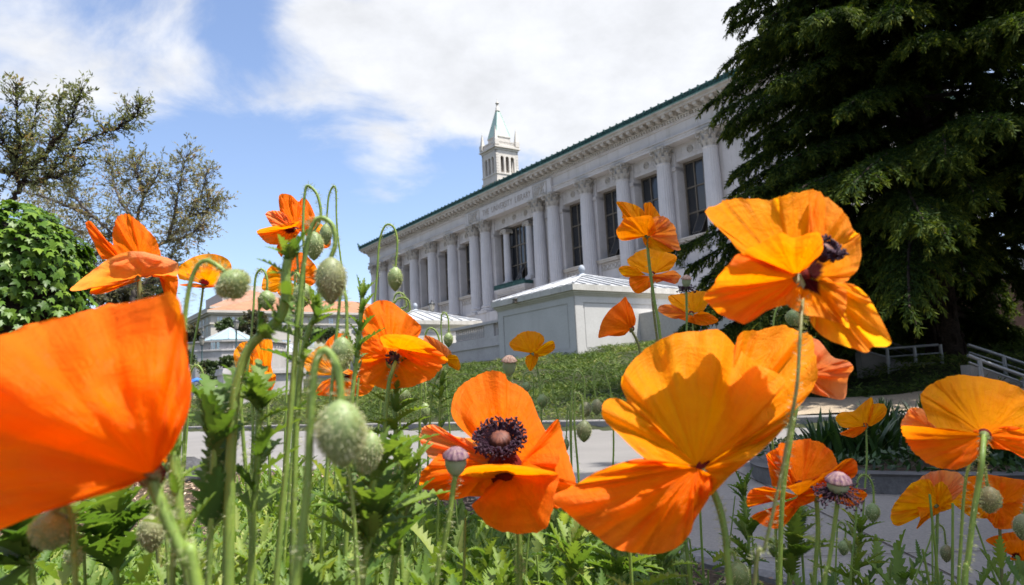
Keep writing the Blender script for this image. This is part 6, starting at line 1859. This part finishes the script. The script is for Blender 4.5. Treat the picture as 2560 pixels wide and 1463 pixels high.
bud('fuzzy bud low in front of the kerb below the big yellow poppy', 1713, 1408, 27, 54, [(1714, 1378), (1716, 1350), (1724, 1352), (1728, 1400), (1730, 1480)], 1.45)
bud('dark bud left of the fuzzy one below the big yellow poppy', 1598, 1402, 23, 42, [(1600, 1380), (1604, 1362), (1612, 1370), (1616, 1480)], 1.6, mat='bud_dark')
bud('small bud between two stems under the orange poppy at lower right', 1935, 1368, 28, 50, [(1938, 1342), (1942, 1322), (1950, 1330), (1954, 1400), (1956, 1480)], 1.4)
bud('pale oval bud right of the striped seed pod stem', 2109, 1370, 26, 38, [(2112, 1350), (2114, 1320), (2104, 1306), (2094, 1318), (2090, 1400), (2088, 1480)], 1.5)
bud('big fuzzy bud at the bottom edge below the big yellow poppy', 1846, 1438, 48, 66, [(1840, 1402), (1832, 1380), (1822, 1390), (1818, 1480)], .88)
bud('little dark bud beside the fuzzy bud at the bottom edge', 1880, 1396, 20, 34, [(1882, 1376), (1886, 1362), (1892, 1372), (1896, 1480)], 1.7, mat='bud_dark')
bud('blurred hairy bud in the lower left corner', 131, 1328, 92, 96, [(140, 1276), (160, 1262), (176, 1290), (186, 1400), (190, 1500)], .42)
bud('smaller bud right of the hairy one in the lower left corner', 188, 1388, 46, 62, [(192, 1354), (198, 1336), (208, 1350), (214, 1480)], .8)
bud('dark bud in shade beneath the huge cup', 378, 1334, 60, 96, [(388, 1284), (398, 1262), (410, 1280), (420, 1400), (424, 1490)], .62, mat='bud_dark')

def pod(label, x, y, wcap, hbody, stem_pts, D, cap='pod_cap', collar=0, body='pod_green'):
    """seed capsule: goblet body under a scalloped ribbed cap; collar = withered stamens below it"""
    FSEED[0] += 7
    sd = FSEED[0]; r = np.random.RandomState(sd)
    foot = at(*stem_pts[-1], D); org = np.array([foot[0], foot[1], GZ + .05])
    root = empty('poppy_seed_head', org, 0, label, 'seed head', 'poppy seed heads on straight stems')
    c = at(x, y, D)                                  # middle of the cap rim
    u, v, ax = RT, WF - UP * 0, UP * 0.97 - WF * .12
    ax = unit(ax); u = unit(np.cross(ax, [.1, 1, 0])); v = np.cross(u, ax)
    Rc = wcap / 2 / F * D; Hb = hbody / F * D
    n2 = 48
    def ring(rad, h, sc=0., ph=0.):
        a = np.linspace(0, 2 * math.pi, n2, endpoint=False)
        rr = rad * (1 + sc * np.cos(12 * a))
        return c - org + (u[None] * np.cos(a)[:, None] + v[None] * np.sin(a)[:, None]) * rr[:, None] + ax[None] * (h + ph * np.cos(12 * a))[:, None]
    def surf(rows, mat, name):
        V = np.concatenate(rows); b = MB()
        b.add(V, [(i * n2 + j, i * n2 + (j + 1) % n2, (i + 1) * n2 + (j + 1) % n2, (i + 1) * n2 + j) for i in range(len(rows) - 1) for j in range(n2)], True)
        return b.build(name, mat, root)
    surf([ring(Rc * .80, -Rc * .04), ring(Rc * .86, -Hb * .2), ring(Rc * .84, -Hb * .45), ring(Rc * .66, -Hb * .75), ring(Rc * .36, -Hb * .96), ring(Rc * .22, -Hb * 1.03), ring(Rc * .2, -Hb * 1.12)], body, 'capsule')
    surf([ring(Rc * .78, -Rc * .12), ring(Rc * 1.02, -Rc * .10, .06, Rc * .03), ring(Rc * 1.0, 0, .07, Rc * .05), ring(Rc * .78, Rc * .30, .03, Rc * .07), ring(Rc * .45, Rc * .58, .02, Rc * .06), ring(Rc * .12, Rc * .74), ring(Rc * .01, Rc * .76)], cap, 'cap')
    if collar:
        tb = MB()
        cc = c - org - ax * Hb * 1.08
        for i in range(collar):
            a = r.uniform(0, 6.283); e = u * math.cos(a) + v * math.sin(a)
            l = Rc * r.uniform(.9, 2.1)
            p2 = cc + e * l + ax * l * r.uniform(-.35, .35)
            tb.tube([cc, (cc + p2) / 2 + ax * l * .2, p2], [.0003, .0003, .0003], 4, False)
            d = unit(r.normal(0, 1, 3)); tb.tube([p2 - d * .0016, p2, p2 + d * .0016], [.0005, .0010, .0005], 5)
        tag(tb.build('withered_stamens', 'stamen_dark', root), kind='stuff')
    q = cam_px(c - ax * Hb * 1.05)
    stem(root, [q] + list(stem_pts), D, org, .0021, 'stem_green', sd, hn=.6)
pod('purple capped seed pod in front of the open poppy', 1139, 1140, 62, 50, [(1134, 1215), (1124, 1290), (1108, 1380), (1088, 1480)], .62)
pod('brown capped seed pod before the green bank', 1273, 902, 38, 38, [(1274, 952), (1277, 1000), (1280, 1100)], 1.2, 'pod_cap_brown')
pod('seed pod with a ring of withered purple stamens before the pavilion', 1716, 697, 26, 24, [(1716, 740), (1717, 800), (1715, 900), (1712, 1050)], 1.45, 'pod_cap_brown', 90)
pod('striped seed pod with a dark collar at lower right', 2096, 1202, 60, 34, [(2092, 1270), (2084, 1330), (2072, 1410), (2060, 1490)], .75, 'pod_cap', 150)

# ------------------------------------------------------------------ poppy foliage
def leaf_grid(n_l, seed):
    """one deeply toothed poppy leaf in unit size: columns left edge / midrib / right edge along its length"""
    r = np.random.RandomState(seed)
    t = np.linspace(0, 1, 40)
    ph = (t * n_l) % 1
    env = np.sin(np.pi * np.clip(t * .93 + .07, 0, 1)) ** .7 * (1 - .35 * t)
    tooth = np.where(ph < .72, ph / .72, (1 - ph) / .28)
    sub = .12 * np.abs(((t * n_l * 3) % 1) - .5)
    w = env * (.10 + .24 * tooth ** .8 + sub * .6) * (t < .995)
    fwd = .085 * tooth * env
    return t, w, fwd
LEAVES = [leaf_grid(k, i) for i, k in enumerate((7, 8, 9, 6))]
def leaves(P, T, Nn, L, Wk, curl, tint, r, ridx=None):
    """many leaves at once: base P, direction T, upper side Nn"""
    n = len(P); idx = r.randint(0, len(LEAVES), n) if ridx is None else ridx
    t = np.stack([LEAVES[i][0] for i in idx]); w = np.stack([LEAVES[i][1] for i in idx]); fw = np.stack([LEAVES[i][2] for i in idx])
    Sd = np.cross(T, Nn)
    m = t.shape[1]
    along = t[..., None] * T[:, None] * L[:, None, None]
    sag = -(curl[:, None] * t ** 2 * L[:, None])[..., None] * Nn[:, None]
    mid = P[:, None] + along + sag
    def edge(sg):
        return mid + sg * (w * L[:, None] * Wk[:, None])[..., None] * Sd[:, None] + (fw * L[:, None])[..., None] * T[:, None] + (w * L[:, None] * .35)[..., None] * Nn[:, None]
    V = np.stack([edge(-1), mid, edge(1)], 2).reshape(-1, 3)
    j = np.arange(m - 1) * 3
    q = np.concatenate([np.stack([j, j + 1, j + 4, j + 3], 1), np.stack([j + 1, j + 2, j + 5, j + 4], 1)])
    Fq = (q[None] + (np.arange(n) * m * 3)[:, None, None]).reshape(-1, 4)
    tn = np.repeat(tint, m * 3)
    return V, Fq, tn
def rosette(r, x, y, z, n, L, spread):
    a = r.uniform(0, 6.283, n); el = np.arccos(r.uniform(1 - spread, 1, n))
    T = np.stack([np.cos(a) * np.sin(el), np.sin(a) * np.sin(el), np.cos(el)], 1)
    Nn = unit(np.stack([-np.cos(a) * np.cos(el), -np.sin(a) * np.cos(el), np.sin(el)], 1) + r.normal(0, .25, (n, 3)))
    Nn = unit(Nn - T * (Nn * T).sum(1, keepdims=True))
    P = np.stack([x + r.normal(0, .02, n), y + r.normal(0, .02, n), z + r.uniform(0, .05, n)], 1)
    return P, T, Nn, L * r.uniform(.55, 1.15, n)
r = np.random.RandomState(31)
acc = []
def clump(x, y, h, n, L, sp):
    """a tuft on short stems: tiers of leaves up to height h"""
    for k in range(max(1, int(h / .085))):
        z = GZ + .05 + k * .085
        P, T, Nn, Ln = rosette(r, x + r.normal(0, .012), y + r.normal(0, .012), z, n, L * (1.08 - .10 * k), sp * (1 - .05 * k))
        acc.append((P, T, Nn, Ln, np.clip(r.normal(.40, .17, n) + .035 * k, 0, 1)))
cnt = 0
for i in range(3600):
    y = .60 + 2.7 * r.uniform() ** 1.15
    x = r.uniform(-.72, .70) * y
    px = 1280 + 1926 * x / y
    if not in_poly(np.array([x]), np.array([y]), BED)[0]:
        continue
    # thinner towards the right and where the mulch shows at the left
    keep = 1.0
    if px > 1650: keep = .10 if y > 1.0 else .16
    elif px > 1450: keep = .45
    elif 230 < px < 600 and y > 1.2: keep = .30
    elif px < 640: keep = .75
    if r.uniform() > keep:
        continue
    # keep leaf tips below the sight line that shows the road and bank
    lim = -.125 * y if px < 1450 else -.19 * y
    if 230 < px < 540: lim = -.11 * y
    elif 540 <= px < 1000: lim = -.055 * y
    if y < .95 and px > 930: lim = -.215 * y
    h = min(.50, lim - GZ - .08 + r.normal(0, .035)) * r.uniform(.62, 1.05)
    if h < .05:
        h = .06
    clump(x, y, h, r.randint(4, 7), r.uniform(.06, .105), r.uniform(.25, .7)); cnt += 1
print('clumps', cnt)
# thin bare stems rising out of the leaves
sb = MB()
for i in range(95):
    y = r.uniform(.75, 2.6); x = r.uniform(-.66, .60) * y
    px = 1280 + 1926 * x / y
    if not in_poly(np.array([x]), np.array([y]), BED)[0] or (px > 1650 and r.uniform() > .45):
        continue
    h = (-.085 * y - GZ) * r.uniform(.55, 1.0); dx, dy = r.normal(0, .03, 2)
    sb.tube([np.array([x, y, GZ + .04]), np.array([x + dx * .3, y + dy * .3, GZ + h * .5]), np.array([x + dx, y + dy, GZ + h])], [.0026, .0022, .0016], 6)
ob_ = sb.build('poppy_stalks', 'stem_green'); tag(ob_, 'thin green stalks standing between the poppy leaves', 'stalks', kind='stuff')
P = np.concatenate([a[0] for a in acc]); T = np.concatenate([a[1] for a in acc]); Nn = np.concatenate([a[2] for a in acc]); L = np.concatenate([a[3] for a in acc]); tn = np.concatenate([a[4] for a in acc])
V, Fq, t_ = leaves(P, T, Nn, L, r.uniform(.36, .66, len(P)), r.normal(.28, .18, len(P)), tn, r)
tag(np_mesh('poppy_foliage', V, Fq, 'poppy_leaves', tint=t_), 'tangle of toothed green poppy leaves filling the bed below the flowers', 'foliage', kind='stuff')

def shoot(label, pts, D, L, n, seed, rad=.0028, spread=.8, wk=.6, first=.25, tipn=5, tint=.45):
    """leafy upright stem with toothed leaves up its length and a tuft at the tip"""
    rr = np.random.RandomState(seed)
    foot = at(*pts[-1], D); org = np.array([foot[0], foot[1], GZ + .05])
    root = empty('leafy_shoot', org, 0, label, 'leafy stem', 'leafy poppy shoots')
    path = stem(root, pts, D, org, rad, 'stem_green', seed, hn=.8)
    k = rr.uniform(0, .62, n) ** 1.0 * (len(path) - 1) * .75
    P = np.array([path[int(q)] for q in k]) if n else np.zeros((0, 3))
    ii_ = np.minimum(k.astype(int) + 1, len(path) - 1)
    up = unit(np.array([path[max(0, int(q) - 1)] - path[min(len(path) - 1, int(q) + 1)] for q in k]))
    a = np.arange(n) * 2.4 + rr.normal(0, .4, n)
    u = unit(np.cross(up, np.array([.2, 1, .1]))); v = np.cross(up, u)
    out = u * np.cos(a)[:, None] + v * np.sin(a)[:, None]
    T = unit(up * rr.uniform(.5, 1.2, (n, 1)) + out * spread)
    Nn = unit(up - out * .4); Nn = unit(Nn - T * (Nn * T).sum(1, keepdims=True))
    Ln = L * rr.uniform(.6, 1.15, n) * (.55 + .6 * k / len(path))
    # tip tuft
    upt = unit(path[0] - path[2])
    m = tipn
    a2 = rr.uniform(0, 6.283, m); u0 = unit(np.cross(upt, [.2, 1, .1])); v0 = np.cross(upt, u0)
    out2 = u0[None] * np.cos(a2)[:, None] + v0[None] * np.sin(a2)[:, None]
    T2 = unit(upt[None] + out2 * rr.uniform(.1, .7, (m, 1)))
    N2 = unit(upt[None] * .3 - out2); N2 = unit(N2 - T2 * (N2 * T2).sum(1, keepdims=True))
    P2 = np.repeat(path[1][None], m, 0)
    PP = np.concatenate([P, P2]); TT = np.concatenate([T, T2]); NN_ = np.concatenate([Nn, N2]); LL = np.concatenate([Ln, L * .6 * rr.uniform(.7, 1.2, m)])
    V, Fq, t_ = leaves(PP - org, TT, NN_, LL, np.full(len(PP), wk) * rr.uniform(.8, 1.2, len(PP)), rr.normal(.25, .2, len(PP)), np.clip(rr.normal(tint, .15, len(PP)), 0, 1), rr)
    np_mesh('leaves', V, Fq, 'poppy_leaves', root, t_)
shoot('thick leaning stem with a ragged leaf crown in front of the ragged topmost poppy', [(720, 650), (714, 690), (716, 730), (702, 790), (660, 832), (622, 872), (600, 930), (585, 1010), (575, 1200), (570, 1480)], .55, .040, 15, 501, .0036, 1.0, 1.0, tipn=6)
shoot('bright leafy stem rising beside the large dark bud', [(790, 790), (770, 830), (752, 920), (742, 1050), (735, 1250), (730, 1490)], .62, .045, 14, 502, .0024, .9)
shoot('narrow toothed shoot at the left rim of the deep orange poppy', [(905, 745), (900, 820), (893, 890), (880, 1000), (872, 1200)], .85, .045, 16, 503, .0024, .5, .6)
shoot('curly leaved green shoot before the kerb, left of the open poppy', [(992, 950), (988, 1010), (990, 1100), (996, 1230)], 1.0, .065, 26, 504, .003, .9)
shoot('thin curly leaved shoot left of the slim bud', [(1103, 965), (1100, 1020), (1098, 1100), (1096, 1220)], 1.3, .055, 20, 505, .0022, .9)
shoot('tall broad leaved shoot right of the huge cup', [(650, 1020), (645, 1090), (640, 1200), (632, 1330), (625, 1490)], .6, .062, 18, 506, .0026, .7, .8)
shoot('dark upright leaf spray at the rim of the huge cup', [(540, 1050), (535, 1150), (528, 1290), (520, 1490)], .55, .075, 11, 507, .0024, .35, .9, tint=.3)
shoot('yellow green leafy stem under the huge cup', [(430, 1130), (440, 1220), (455, 1340), (480, 1490)], .5, .05, 14, 508, .0036, .8)
shoot('leafy shoot between the biggest hairy bud and the open poppy', [(1015, 1170), (1005, 1270), (990, 1380), (975, 1490)], .72, .068, 30, 509, .003, .8)
shoot('feathery leaf plume low at bottom centre left', [(935, 1180), (930, 1290), (915, 1390), (900, 1490)], .6, .075, 28, 510, .003, .7, 1.0)
shoot('fresh green leafy plant under the orange poppy at lower right', [(1985, 1300), (1982, 1360), (1975, 1430), (1970, 1490)], 1.1, .075, 26, 511, .003, .9, 1.0, tint=.55)
shoot('small yellowish leafy shoot right of the striped seed pod', [(2150, 1330), (2140, 1400), (2130, 1480)], 1.3, .07, 18, 512, .0022, .7, .6, tint=.6)
shoot('slim leafy stem left of the orange poppy at lower right', [(1860, 1235), (1868, 1310), (1874, 1400), (1876, 1480)], 1.3, .07, 20, 513, .0022, .7, .7)
shoot('pale woolly leaf shoot at the bottom edge under the open poppy', [(1430, 1370), (1425, 1420), (1420, 1490)], .95, .075, 22, 514, .003, .9, tint=.6)
shoot('leafy shoot at bottom right of the big yellow poppy', [(1660, 1330), (1655, 1400), (1650, 1490)], 1.2, .08, 22, 515, .0026, .9, tint=.5)
shoot('short leafy shoot left of the biggest yellow poppy stem', [(1545, 1360), (1548, 1420), (1550, 1490)], 1.1, .085, 20, 516, .0026, .9)
shoot('broad leafy tuft in the lower left corner', [(60, 1330), (70, 1400), (85, 1490)], .6, .09, 30, 517, .003, 1.0, 1.0, tint=.35)
shoot('leafy tuft below the huge cup', [(275, 1285), (285, 1370), (295, 1490)], .75, .10, 28, 518, .003, .9, 1.0, tint=.35)
